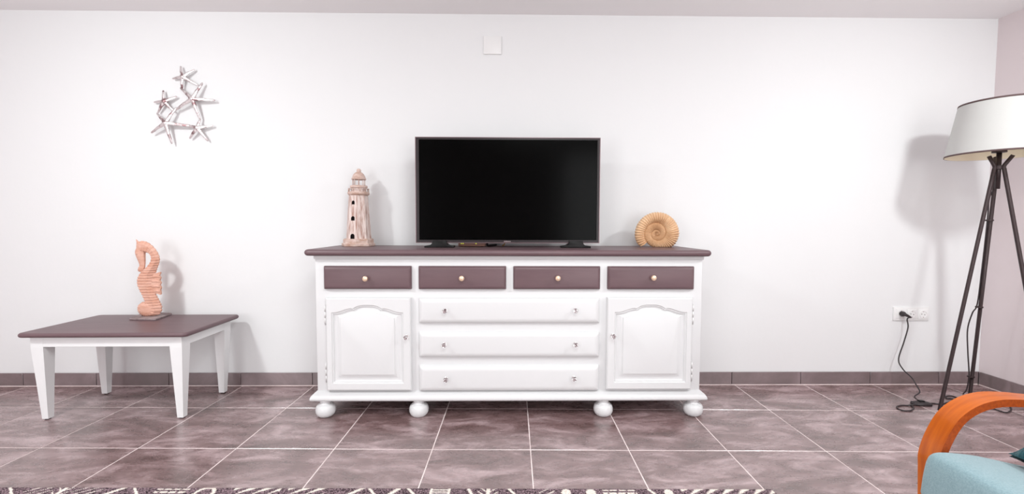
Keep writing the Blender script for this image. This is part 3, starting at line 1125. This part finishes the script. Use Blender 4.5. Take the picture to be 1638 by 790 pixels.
# ------------------------------------------------------------------ starfish wall sculpture
stars = [((350, 160), [(325, 70), (437, 97), (260, 170), (462, 223), (335, 258)]),
         ((440, 340), [(509, 206), (608, 346), (488, 494), (292, 424), (332, 246)]),
         ((203, 355), [(187, 263), (296, 312), (112, 357), (144, 442), (278, 437)]),
         ((232, 530), [(146, 446), (303, 402), (410, 550), (268, 690), (102, 604)]),
         ((470, 565), [(587, 544), (546, 666), (399, 647), (365, 538), (486, 488)])]
dep_c = [-0.030, -0.046, -0.030, -0.048, -0.034]


def sfp(x, y, d):
    p = at_y(220+x/4.94, 90+y/4.94, -0.035)
    return Vector((float(p[0]), d, float(p[2])))


SF = sfp(300, 560, 0.0)
sf = thing('starfish_wall_sculpture', 'silver wall sculpture of five joined starfish on the white wall', 'wall art', SF)
for (c, tips), dc in zip(stars, dep_c):
    parts = []
    c3 = sfp(c[0], c[1], dc)
    for t in tips:
        e3 = sfp(t[0], t[1], dc*0.62)
        mid = c3.lerp(e3, 0.5)+Vector((0, -0.003, 0))
        pth = [c3.lerp(e3, -0.04), c3.lerp(e3, 0.12), c3.lerp(e3, 0.3), mid, c3.lerp(e3, 0.75), c3.lerp(e3, 0.95), e3]
        Lr = (e3-c3).length
        k = 0.75+0.25*Lr/0.13
        rr = [0.0125*k, 0.0125*k, 0.0105*k, 0.009*k, 0.0075*k, 0.006*k, 0.0025]
        parts.append(tube_geo([p-SF for p in pth], rr, 6, 0.75, (0, 1, 0), phase=math.pi/6))
    # domed centre
    dome = []
    for i in range(4):
        t = i/3*math.pi/2
        dome.append((0.0165*math.cos(t)+0.0003, 0.011*math.sin(t)))
    dv, df = [], []
    for r, h in dome:
        for kk in range(10):
            a = 2*math.pi*kk/10
            dv.append((c3.x-SF.x+r*math.cos(a), c3.y-SF.y-h+0.001, c3.z-SF.z+r*math.sin(a)))
    for i in range(3):
        for kk in range(10):
            df.append((i*10+kk, i*10+(kk+1) % 10, i*10+10+(kk+1) % 10, i*10+10+kk))
    df += [tuple(range(10)), tuple(range(30, 40))]
    parts.append((dv, df))
    v_, f_ = join_geo(parts)
    so = link('starfish', mesh_py('starfish', v_, f_, True), M_SILVER, sf)
    so.data.set_sharp_from_angle(angle=math.radians(50))
# wall pegs that hold the sculpture off the wall
for (c, _), dc in zip(stars, dep_c):
    p = sfp(c[0], c[1], 0)
    link('wall_peg', tube_mesh('wall_peg', [p-SF, Vector((p.x, dc+0.006, p.z))-SF], 0.003, 8, up=(1, 0, 0)), M_CHROME, sf)

# ------------------------------------------------------------------ cover plate high on the wall
pa, pb = at_y(773.3, 57.6, -0.006), at_y(802, 87, -0.006)
PC = ((pa[0]+pb[0])/2, 0.0, (pa[2]+pb[2])/2)
pl = thing('cover_plate', 'small square white cover plate high on the wall above the television', 'cover plate', PC)
link('plate', box_mesh('plate', pa[0], pb[0], -0.010, 0.0, pb[2], pa[2], 0.0025, 2, PC), M_PLATE, pl)
for sx in (-0.038, 0.042):
    link('screw', lathe_mesh('screw', [(0.003, 0.0095), (0.003, 0.0104), (0.0015, 0.0108)], 10, '-y', off=(-sx, 0, 0.040)), M_SOCKIN, pl)

# ------------------------------------------------------------------ triple socket
pa, pb = at_y(1429.8, 491.2, -0.008), at_y(1485.4, 512.6, -0.008)
KC = ((pa[0]+pb[0])/2, 0.0, (pa[2]+pb[2])/2)
so = thing('wall_socket', 'triple white wall socket with a black plug in one outlet', 'socket', KC)
kw, kh = (pb[0]-pa[0]), (pa[2]-pb[2])
link('frame', box_mesh('frame', -kw/2, kw/2, -0.009, 0.0, -kh/2, kh/2, 0.002, 2), M_PLATE, so)
outs = []
for px, py in ((1441.8, 501.5), (1459.2, 502.5), (1476.8, 502.8)):
    q = at_y(px, py, -0.012)
    cx_, cz_ = q[0]-KC[0], q[2]-KC[2]
    outs.append((cx_, cz_))
    ins = link('outlet', box_mesh('outlet', cx_-0.031, cx_+0.031, -0.0125, -0.008, cz_-0.031, cz_+0.031, 0.0015, 2), M_PLATE, so)
    # raised round rim with a sunken well
    rim = lathe_mesh('well', [(0.0245, 0.0115), (0.0240, 0.0145), (0.0210, 0.0148), (0.0200, 0.0130), (0.0195, 0.0122)], 28, '-y', off=(-cx_, 0, -cz_))
    link('well', rim, M_SOCKIN, ins)
    for s_ in (-1, 1):
        link('pin_hole', lathe_mesh('pin_hole', [(0.0028, 0.012), (0.0028, 0.0126)], 10, '-y', off=(-(cx_+s_*0.0095), 0, -(cz_-0.002*s_))), M_DARKGAP, ins)
        link('earth_clip', box_mesh('earth_clip', cx_-0.003, cx_+0.003, -0.0142, -0.012, cz_+s_*0.018-0.002, cz_+s_*0.018+0.002), M_CHROME, ins)

# lamp cord: plug, cable, foot switch, loops on the floor
cx_, cz_ = outs[0]
FSW = at_z(1473.5, 647.5, 0.0)
cord = thing('lamp_cord', 'black lamp cord with plug and foot switch trailing over the floor', 'cord', (float(FSW[0]), float(FSW[1]), 0))
CO = np.array([FSW[0], FSW[1], 0.0])
px_, pz_ = cx_+KC[0], cz_+KC[2]
plugv, plugf = join_geo([tube_geo([(px_, -0.0125, pz_), (px_, -0.03, pz_), (px_, -0.036, pz_)], [0.0155, 0.0155, 0.012], 18, up=(0, 0, 1)),
                         tube_geo([(px_-0.012, -0.034, pz_+0.003), (px_+0.006, -0.040, pz_-0.004), (px_+0.026, -0.042, pz_-0.014), (px_+0.036, -0.042, pz_-0.019)], [0.010, 0.0095, 0.0065, 0.005], 12)])
link('plug', mesh_py('plug', plugv, plugf, True, CO), M_CABLE, cord)
cab = [(px_+0.032, -0.042, pz_-0.017)]
for zx, zy, yy in ((77, 100, -0.042), (80, 132, -0.045), (64, 190, -0.05), (43, 258, -0.06), (60, 297, -0.09), (92, 328, -0.15), (112, 358, -0.21), (126, 392, -0.27)):
    cab.append(at_y(1420+zx/2.468, 470+zy/2.468, yy))
cab[-1][2] = max(cab[-1][2], 0.05)
cab += [(FSW[0]-0.008, FSW[1]+0.035, 0.035), (FSW[0]-0.004, FSW[1]+0.008, 0.018)]
link('cable', tube_mesh('cable', catmull(cab, 8), 0.0036, 8, off=CO), M_CABLE, cord)
swv = []
swp = [(-0.052, 0.010, 0.010), (-0.040, 0.024, 0.016), (0.0, 0.030, 0.020), (0.040, 0.024, 0.016), (0.052, 0.010, 0.010)]
V, F = [], []
for lx, hw, hz in swp:
    for k in range(12):
        a = 2*math.pi*k/12
        V.append((lx, hw*math.cos(a), max(0.0004, hz*0.5+hz*0.62*math.sin(a))))
for i in range(4):
    for k in range(12):
        F.append((i*12+k, i*12+(k+1) % 12, i*12+12+(k+1) % 12, i*12+12+k))
F += [tuple(range(12)), tuple(range(48, 60))]
fs = link('foot_switch', mesh_py('foot_switch', V, F, True), M_CABLE, cord, (0, 0, 0), (0, 0, -0.12))
link('switch_button', box_mesh('switch_button', -0.014, 0.014, -0.010, 0.010, 0.018, 0.027, 0.003, 2), M_BLACKPL, fs)


def fl(zx, zy, z=0.004):
    p = at_z(1420+zx/2.468, 470+zy/2.468, z)
    return (float(p[0]), float(p[1]), z)


loop1 = [fl(118, 428, 0.012), fl(100, 428), fl(92, 437), fl(102, 450), fl(92, 460), fl(66, 461), fl(44, 455), fl(36, 446), fl(52, 440), fl(80, 440), fl(108, 436, 0.012)]
link('cable', tube_mesh('cable', catmull(loop1, 8), 0.0036, 8, off=CO), M_CABLE, cord)
loop2 = [fl(158, 432, 0.010), fl(180, 432), fl(210, 435), fl(238, 428), fl(262, 418), fl(250, 413), fl(233, 412), fl(230, 404), fl(246, 402), fl(270, 408), fl(300, 424),
         fl(345, 446), fl(372, 458), fl(388, 458), fl(388, 452), fl(372, 444), fl(380, 438), fl(410, 450), fl(440, 461), fl(468, 468), fl(486, 460), fl(484, 446), fl(466, 434), fl(430, 420), fl(400, 402)]
FOOT2 = None

# ------------------------------------------------------------------ floor lamp
LC = np.array([2.665, -0.42])
f1 = np.array(at_z(1503, 656, 0.0)[:2])
vec = f1-LC
lr = float(np.linalg.norm(vec))
a1 = math.atan2(vec[1], vec[0])
feet = [LC+lr*np.array([math.cos(a1+k*2*math.pi/3), math.sin(a1+k*2*math.pi/3)]) for k in (0, 2, 1)]
LO = (float(LC[0]), float(LC[1]), 0.0)
fla = thing('floor_lamp', 'dark metal tripod floor lamp with wide white shade', 'lamp', LO)
ZK, ZT, ZH = 1.345, 1.405, 1.435
for fxy in feet:
    d = np.array(fxy)-LC
    d = d/np.linalg.norm(d)
    pts = [(fxy[0], fxy[1], 0.0), (fxy[0], fxy[1], 0.001), (LC[0]+d[0]*0.022, LC[1]+d[1]*0.022, ZK-0.01), (LC[0]+d[0]*0.019, LC[1]+d[1]*0.019, ZK), (LC[0]+d[0]*0.023, LC[1]+d[1]*0.023, ZK+0.012),
           (LC[0]+d[0]*0.052, LC[1]+d[1]*0.052, ZT)]
    link('leg', tube_mesh('leg', pts, 0.0092, 12, off=LO, up=(1, 0, 0)), M_LAMPMETAL, fla)
link('stem', tube_mesh('stem', [(0, 0, 1.23), (0, 0, ZH)], 0.011, 14, up=(1, 0, 0)), M_LAMPMETAL, fla)
link('joint_ring', lathe_mesh('joint_ring', [(0.012, ZK-0.012), (0.020, ZK-0.010), (0.020, ZK+0.010), (0.012, ZK+0.012)], 20), M_LAMPMETAL, fla)
link('shade_holder', lathe_mesh('shade_holder', [(0.014, ZH-0.012), (0.030, ZH-0.010), (0.030, ZH+0.012), (0.022, ZH+0.014), (0.020, ZH+0.06), (0.016, ZH+0.062)], 24), M_LAMPMETAL, fla)
RB, RT, ZB, ZTP = 0.216, 0.168, 1.411, 1.694
V, F = [], []
NS = 64
for r, z in ((RB, ZB), (RT, ZTP)):
    for k in range(NS):
        a = 2*math.pi*k/NS
        V.append((r*math.cos(a), r*math.sin(a), z))
for k in range(NS):
    F.append((k, (k+1) % NS, NS+(k+1) % NS, NS+k))
shade = link('lamp_shade', mesh_py('lamp_shade', V, F, True, fix=False), M_SHADE, fla)
V2 = [(v[0]*0.992, v[1]*0.992, v[2]) for v in V]
link('shade_lining', mesh_py('shade_lining', V2, [tuple(reversed(f)) for f in F], True, fix=False), M_SHADEIN, shade)
for r, z, h in ((RB, ZB, 0.009), (RT+0.008*(RB-RT)/(ZTP-ZB), ZTP-0.008, 0.009)):
    V, F = [], []
    sl = (RB-RT)/(ZTP-ZB)
    for rr, zz in ((r+0.0014, z), (r+0.0014-sl*h, z+h), (r-0.0008-sl*h, z+h), (r-0.0008, z)):
        for k in range(NS):
            a = 2*math.pi*k/NS
            V.append((rr*math.cos(a), rr*math.sin(a), zz))
    for i in range(4):
        for k in range(NS):
            j = (i+1) % 4
            F.append((i*NS+k, i*NS+(k+1) % NS, j*NS+(k+1) % NS, j*NS+k))
    link('shade_trim', mesh_py('shade_trim', V, F, True), M_SHADERIM, shade)
for k in range(3):
    a = a1+k*2*math.pi/3+0.5
    link('shade_spoke', tube_mesh('shade_spoke', [(0.015*math.cos(a), 0.015*math.sin(a), ZH+0.05), (0.194*math.cos(a), 0.194*math.sin(a), ZH+0.05)], 0.002, 6, up=(0, 0, 1)), M_CHROME, shade)
bulb = lathe_mesh('bulb', [(0.013, ZH+0.06), (0.014, ZH+0.085), (0.026, ZH+0.115), (0.030, ZH+0.135), (0.024, ZH+0.156), (0.010, ZH+0.165)], 20)
link('bulb', bulb, M_SHADE, fla)
# the cord runs up the rear leg, tied at three clips
F2 = np.array(feet[1])
d2 = (F2-LC)/np.linalg.norm(F2-LC)


def legpt(z, side=-0.012):
    t = 1-z/ZK
    b = LC+d2*(0.02+(lr-0.02)*t)
    n_ = np.array([-d2[1], d2[0]])
    return (float(b[0]+n_[0]*(-side)), float(b[1]+n_[1]*(-side)), z)


clips = [1.06, 0.56, 0.13]
cpath = [legpt(1.235, 0.0), legpt(1.18, -0.016), legpt(1.06, -0.013), legpt(0.8, -0.012), legpt(0.58, -0.014), legpt(0.52, -0.03), legpt(0.42, -0.042), legpt(0.28, -0.03), legpt(0.14, -0.014), legpt(0.05, -0.016), legpt(0.012, -0.03)]
link('power_cable', tube_mesh('power_cable', catmull(cpath, 6), 0.0033, 8, off=LO), M_CABLE, fla)
for z in clips:
    p = legpt(z, -0.005)
    link('cable_clip', lathe_mesh('cable_clip', [(0.0125, z-0.005), (0.0175, z-0.004), (0.0175, z+0.004), (0.0125, z+0.005)], 14, off=(LO[0]-p[0], LO[1]-p[1], 0)), M_LAMPMETAL, fla)
end = legpt(0.004, -0.03)
loop2 = loop2+[(end[0]+0.02, end[1]-0.03, 0.004), (end[0], end[1], 0.0045)]
link('cable', tube_mesh('cable', catmull(loop2, 7), 0.0036, 8, off=CO), M_CABLE, cord)

# ------------------------------------------------------------------ rug
RANG = -0.0130
rx0, rx1 = -2.45, 1.043
RD = 1.62
corner = at_z(1236, 781.2, 0.009)
rug_o = (float(corner[0]), float(corner[1]), 0.0)
RW = rx1-rx0
NX, NYR = 760, 170
ux = np.linspace(-RW, 0, NX+1)
# finer rows near the edge that the photograph shows
vy = np.concatenate([np.linspace(0, 0.10, 31), np.linspace(0.10, RD, NYR-30)[1:]])
NYR = len(vy)-1
gxx, gyy = np.meshgrid(ux, -vy)
edge = np.minimum(np.minimum(-gyy, RD+gyy), np.minimum(gxx+RW, -gxx))
zz = 0.009*np.clip(edge/0.004, 0.15, 1)
cr_, sr_ = math.cos(RANG), math.sin(RANG)


BORDER = [(0.00, 0.09, 'back'), (0.09, 0.19, 'hatch'), (0.20, 0.26, 'tree'), (0.27, 0.38, 'hatch'), (0.39, 0.46, 'stroke'), (0.48, 0.56, 'back'),
          (0.585, 0.71, 'dash'), (0.74, 0.84, 'curve'), (0.88, 1.06, 'teeth'), (1.085, 1.235, 'teeth'), (1.30, 1.38, 'stroke'), (1.39, 1.45, 'back'),
          (1.46, 1.52, 'stroke'), (1.54, 1.60, 'back'), (1.635, 1.71, 'box'), (1.775, 1.81, 'back'), (1.82, 1.895, 'tree'), (1.93, 1.98, 'back'), (2.05, 2.11, 'hatch'),
          (2.135, 2.175, 'blob'), (2.23, 2.27, 'blob'), (2.295, 2.425, 'dash'), (2.47, 2.51, 'back'), (2.53, 2.565, 'blob'), (2.60, 2.955, 'teeth')]


def weave(x, v):
    """1 = cream, 0 = dark; x metres along the rug from its end, v metres in from the long edge."""
    X = x
    out = np.zeros_like(x)
    band = np.floor(v/0.115)
    w = v-band*0.115
    seg = np.floor((X+0.06*band)/0.30)
    lx = (X+0.06*band)-seg*0.30
    kind = np.mod(seg*7+band*5+np.mod(seg*seg, 3), 7)
    inb = (w > 0.004) & (w < 0.100)
    tri = np.mod(lx, 0.075)/0.075
    out = np.where((kind == 0) & inb & (tri > np.clip(w/0.055, 0, 1)) & (w < 0.055), 1, out)          # saw teeth
    out = np.where((kind == 0) & (w > 0.055) & inb & (tri < (w-0.055)/0.045), 1, out)
    zig = np.abs(np.mod(lx, 0.15)-0.075)
    out = np.where((kind == 1) & inb & (np.abs(zig-w*0.75) < 0.005), 1, out)                            # thin chevrons
    out = np.where((kind == 2) & inb & (np.mod(w, 0.022) < 0.008) & (np.mod(lx, 0.055) < 0.042), 1, out)  # dashes
    out = np.where((kind == 3) & inb & (np.mod(lx*0.8+w*1.1, 0.036) < 0.007), 1, out)                   # hatching
    cx_ = np.mod(lx, 0.10)-0.05
    rr_ = np.hypot(cx_, w-0.05)
    out = np.where((kind == 4) & inb & (np.abs(rr_-0.036) < 0.006), 1, out)                             # rings
    out = np.where((kind == 5) & inb & (tri > 1-np.clip(w/0.05, 0, 1)) & (w < 0.05), 1, out)            # reversed teeth
    out = np.where((kind == 5) & inb & (w > 0.06) & (np.mod(lx+w, 0.05) < 0.012), 1, out)
    box = (np.mod(lx, 0.15) > 0.02) & (np.mod(lx, 0.15) < 0.09)
    out = np.where((kind == 6) & inb & box & (np.mod(w, 0.015) < 0.006), 1, out)                        # hatched boxes
    out = np.where((kind == 6) & inb & (np.abs(np.mod(lx, 0.15)-0.12-w*0.3+0.01) < 0.004), 1, out)
    # the border row: motifs as they follow one another along the edge
    row = np.zeros_like(x)
    m = 2.96-x                                   # metres from the far end of the border row
    ib = (v > 0.003) & (v < 0.075)
    for m0, m1, kd in BORDER:
        i_ = ib & (m >= m0) & (m < m1)
        q = m-m0
        L_ = m1-m0
        if kd == 'hatch':
            h_ = np.mod(q+v*1.3, 0.042) < 0.006
        elif kd == 'stroke':
            h_ = np.abs(q-L_/2+(v-0.035)*L_/0.075) < 0.010
        elif kd == 'back':
            h_ = np.abs(q-L_/2-(v-0.035)*L_/0.075) < 0.006
        elif kd == 'dash':
            h_ = (np.mod(v, 0.020) > 0.010) & (np.mod(q+0.3*v, 0.034) < 0.027)
        elif kd == 'teeth':
            h_ = np.mod(q+v*0.9, 0.060) < 0.046*(1-np.mod(v+0.012, 0.060)/0.060)
        elif kd == 'curve':
            h_ = np.abs(np.hypot(q-L_*0.4, (v-0.045)*0.8)-0.034) < 0.006
        elif kd == 'box':
            h_ = (np.mod(v, 0.013) < 0.0055) | (q < 0.006) | (q > L_-0.006)
        elif kd == 'tree':
            h_ = (np.abs(q-L_/2) < 0.006) | (np.mod(np.abs(q-L_/2)+v, 0.03) < 0.006)
        else:
            h_ = np.hypot((q-L_/2)/(L_/2), (v-0.03)/0.026) < 0.9
        row = np.where(i_ & h_, 1, row)
    out = np.where(v < 0.080, row, out)
    return out


wv = weave(-gxx.ravel(), -gyy.ravel()).astype(np.float32)
Vx = np.stack([gxx.ravel()*cr_-gyy.ravel()*sr_, gxx.ravel()*sr_+gyy.ravel()*cr_, zz.ravel()], 1)
idx = np.arange((NX+1)*(NYR+1)).reshape(NYR+1, NX+1)
quads = np.stack([idx[:-1, :-1].ravel(), idx[1:, :-1].ravel(), idx[1:, 1:].ravel(), idx[:-1, 1:].ravel()], 1)
me = bpy.data.meshes.new('rug')
me.vertices.add(len(Vx))
me.vertices.foreach_set('co', Vx.astype(np.float32).ravel())
me.loops.add(quads.size)
me.loops.foreach_set('vertex_index', quads.astype(np.int32).ravel())
me.polygons.add(len(quads))
me.polygons.foreach_set('loop_start', np.arange(0, quads.size, 4, dtype=np.int32))
me.update(calc_edges=True)
at_ = me.attributes.new('weave', 'FLOAT', 'POINT')
at_.data.foreach_set('value', wv)
me.validate()
tag(link('rug', me, rug_material(), None, rug_o), 'dark woven rug with cream tribal geometric patterns on the tiled floor', 'rug')

# ------------------------------------------------------------------ armchair
AY = -1.55
CH = (1.55, -1.86, 0.0)
ch = thing('armchair', 'honey bentwood armchair with pale blue seat cushion', 'armchair', CH)
outer = [at_y(x_, y_, AY) for x_, y_ in ((1467.6, 790), (1468.0, 745), (1469.0, 721), (1480.5, 688.8), (1501, 656.5), (1529, 636.5), (1562, 627), (1600, 626.5), (1638, 630))]
op = [(float(p[0]), float(p[2])) for p in outer]
arm_path = [(1.62, 0.012), (1.40, 0.012), (1.29, 0.020), (1.225, 0.065), (1.213, 0.14)]+op+[(1.70, 0.522), (1.86, 0.508), (1.96, 0.470), (2.0, 0.39), (1.99, 0.28), (1.95, 0.14), (1.93, 0.012)]
sp = catmull([(p[0], 0, p[1]) for p in arm_path], 8)
TK = 0.021


def bent_strip(y_far, y_near):
    V_, Fw, Fe = [], [], []
    n_ = len(sp)
    for i in range(n_):
        t = sp[min(i+1, n_-1)]-sp[max(i-1, 0)]
        t = t/np.linalg.norm(t)
        nrm = np.array([t[2], 0, -t[0]])         # towards the inside of the bend
        o_ = sp[i]
        q_ = sp[i]+nrm*TK
        q_[2] = max(q_[2], 0.0)
        oz = max(o_[2], 0.0)
        V_ += [(o_[0], y_far, oz), (o_[0], y_near, oz), (q_[0], y_near, q_[2]), (q_[0], y_far, q_[2])]
    F_ = []
    mi = []
    for i in range(n_-1):
        for k_ in range(4):
            F_.append((i*4+k_, i*4+(k_+1) % 4, i*4+4+(k_+1) % 4, i*4+4+k_))
            mi.append(0 if k_ in (0, 2) else 1)
    F_ += [(0, 1, 2, 3), tuple((n_-1)*4+k_ for k_ in range(4))]
    mi += [1, 1]
    me_ = bpy.data.meshes.new('bentwood_arm')
    me_.from_pydata([(a-CH[0], b-CH[1], c) for a, b, c in V_], [], F_)
    me_.materials.append(M_ARMWOOD)
    me_.materials.append(M_ARMEDGE)
    me_.polygons.foreach_set('material_index', mi)
    me_.polygons.foreach_set('use_smooth', [True]*len(F_))
    bm_ = bmesh.new()
    bm_.from_mesh(me_)
    bmesh.ops.recalc_face_normals(bm_, faces=bm_.faces)
    bm_.to_mesh(me_)
    bm_.free()
    me_.set_sharp_from_angle(angle=math.radians(35))
    return me_


link('bentwood_arm', bent_strip(AY, AY-0.060), None, ch)
link('bentwood_arm', bent_strip(AY-0.56, AY-0.62), None, ch)
for xx, zz_ in ((1.30, 0.265), (1.90, 0.20)):
    link('cross_rail', box_mesh('cross_rail', xx-0.035, xx+0.035, AY-0.56, AY-0.06, zz_-0.011, zz_+0.011, 0.003, 2, CH), M_ARMWOOD, ch)


def cushion(name, prof_, y0, y1, material, rnd_=0.03):
    """Padded slab: closed outline in XZ swept along Y with softly shrinking ends."""
    cxm = sum(p[0] for p in prof_)/len(prof_)
    czm = sum(p[1] for p in prof_)/len(prof_)
    cp = catmull([(p[0], 0, p[1]) for p in prof_]+[(prof_[0][0], 0, prof_[0][1])], 5)[:-1]
    n_ = len(cp)
    st_ = []
    for a in (0, 18, 36, 54, 72, 90):
        t = math.radians(a)
        st_.append((y0+rnd_*(1-math.sin(t)), 1-math.cos(t)))
    half = [(rnd_*(1-math.sin(math.radians(a))), rnd_*(1-math.cos(math.radians(90-a)))) for a in (0, 20, 40, 60, 75, 90)]
    stations = [(y0+(rnd_-rnd_*math.sin(math.radians(a))), rnd_*(1-math.cos(math.radians(a)))) for a in (90, 72, 54, 36, 18, 0)]
    stations = [(s0, rnd_*(1-math.cos(math.radians(a)))) for (s0, _), a in zip(stations, (90, 72, 54, 36, 18, 0))]
    ends = [(y1-(s0-y0), e_) for s0, e_ in reversed(stations)]
    mids = [(y0+rnd_+(y1-y0-2*rnd_)*k_/5, 0.0) for k_ in range(1, 5)]
    V_, F_ = [], []
    allst = stations+mids+ends
    for yy, ins in allst:
        for i in range(n_):
            p = cp[i]
            t = cp[(i+1) % n_]-cp[i-1]
            t = t/np.linalg.norm(t)
            nr = np.array([t[2], 0, -t[0]])
            if np.dot(nr, np.array([cxm-p[0], 0, czm-p[2]])) < 0:
                nr = -nr
            V_.append((p[0]+nr[0]*ins, yy, p[2]+nr[2]*ins))
    for i in range(len(allst)-1):
        for k_ in range(n_):
            F_.append((i*n_+k_, i*n_+(k_+1) % n_, (i+1)*n_+(k_+1) % n_, (i+1)*n_+k_))
    F_ += [tuple(range(n_)), tuple((len(allst)-1)*n_+k_ for k_ in range(n_))]
    return link(name, mesh_py(name, V_, F_, True, CH), material, ch)


SY = AY-0.070
ft = [at_y(x_, y_, SY-0.02) for x_, y_ in ((1474, 790), (1479, 758), (1487, 733), (1502, 723.5), (1535, 725), (1570, 730), (1638, 745))]
fp = [(float(p[0]), float(p[2])) for p in ft]
seat_prof = fp+[(1.60, 0.338), (1.80, 0.290), (1.90, 0.262), (1.91, 0.235), (1.88, 0.212), (1.70, 0.228), (1.48, 0.270), (1.30, 0.282), (1.20, 0.250), (1.158, 0.245)]
cushion('seat_cushion', seat_prof, AY-0.552, SY, M_SEAT, 0.028)
back_prof = [(1.82, 0.30), (1.80, 0.36), (1.86, 0.55), (1.95, 0.78), (2.00, 0.92), (2.05, 0.945), (2.10, 0.91), (2.06, 0.74), (1.97, 0.50), (1.93, 0.33), (1.90, 0.285)]
cushion('back_cushion', back_prof, AY-0.552, SY, M_SEAT, 0.03)
for yy in (AY-0.12, AY-0.50):
    v, f = tube_geo(catmull([(1.24, yy, 0.245), (1.50, yy, 0.245), (1.88, yy, 0.190), (1.96, yy, 0.235), (2.02, yy, 0.42), (2.10, yy, 0.72), (2.14, yy, 0.90)], 5), 0.016, 8, 1.5)
    link('seat_rail', mesh_py('seat_rail', v, f, True, CH), M_ARMWOOD, ch)

# teal scatter cushion on the seat
pc_ = at_y(1613.5, 724, SY-0.03)
PW = 0.34
V, F = [], []
NP = 16
for s_ in (-1, 1):
    for i in range(NP+1):
        for j in range(NP+1):
            u, v = i/NP*2-1, j/NP*2-1
            pin = 1-0.06*(1-u*u) if abs(v) == 1 else 1
            th = 0.052*((1-u**4)*(1-v**4))**0.5+0.004
            V.append((u*PW/2*(1-0.05*(1-v*v)*abs(u)), v*PW/2*(1-0.05*(1-u*u)*abs(v)), s_*th))
for s_ in range(2):
    b0 = s_*(NP+1)**2
    for i in range(NP):
        for j in range(NP):
            a = b0+i*(NP+1)+j
            F.append((a, a+1, a+NP+2, a+NP+1))
me = mesh_py('scatter_cushion', V, F, True)
bm = bmesh.new()
bm.from_mesh(me)
bmesh.ops.remove_doubles(bm, verts=bm.verts, dist=0.0005)
bmesh.ops.recalc_face_normals(bm, faces=bm.faces)
bm.to_mesh(me)
bm.free()
me.polygons.foreach_set('use_smooth', [True]*len(me.polygons))
pil = link('scatter_cushion', me, M_TEAL)
tag(pil, 'dark teal scatter cushion lying on the pale blue chair seat', 'cushion')
# flat on the sloping seat, leaning up against the back
tilt = math.radians(-20)
R3 = Matrix.Rotation(tilt, 4, 'Y')
lc = Vector((-PW/2, PW/2, 0.0))
pil.rotation_euler = (0, tilt, 0)
pil.location = Vector((float(pc_[0]), float(pc_[1]), float(pc_[2])))-(R3 @ lc)+Vector((0, 0, -0.006))
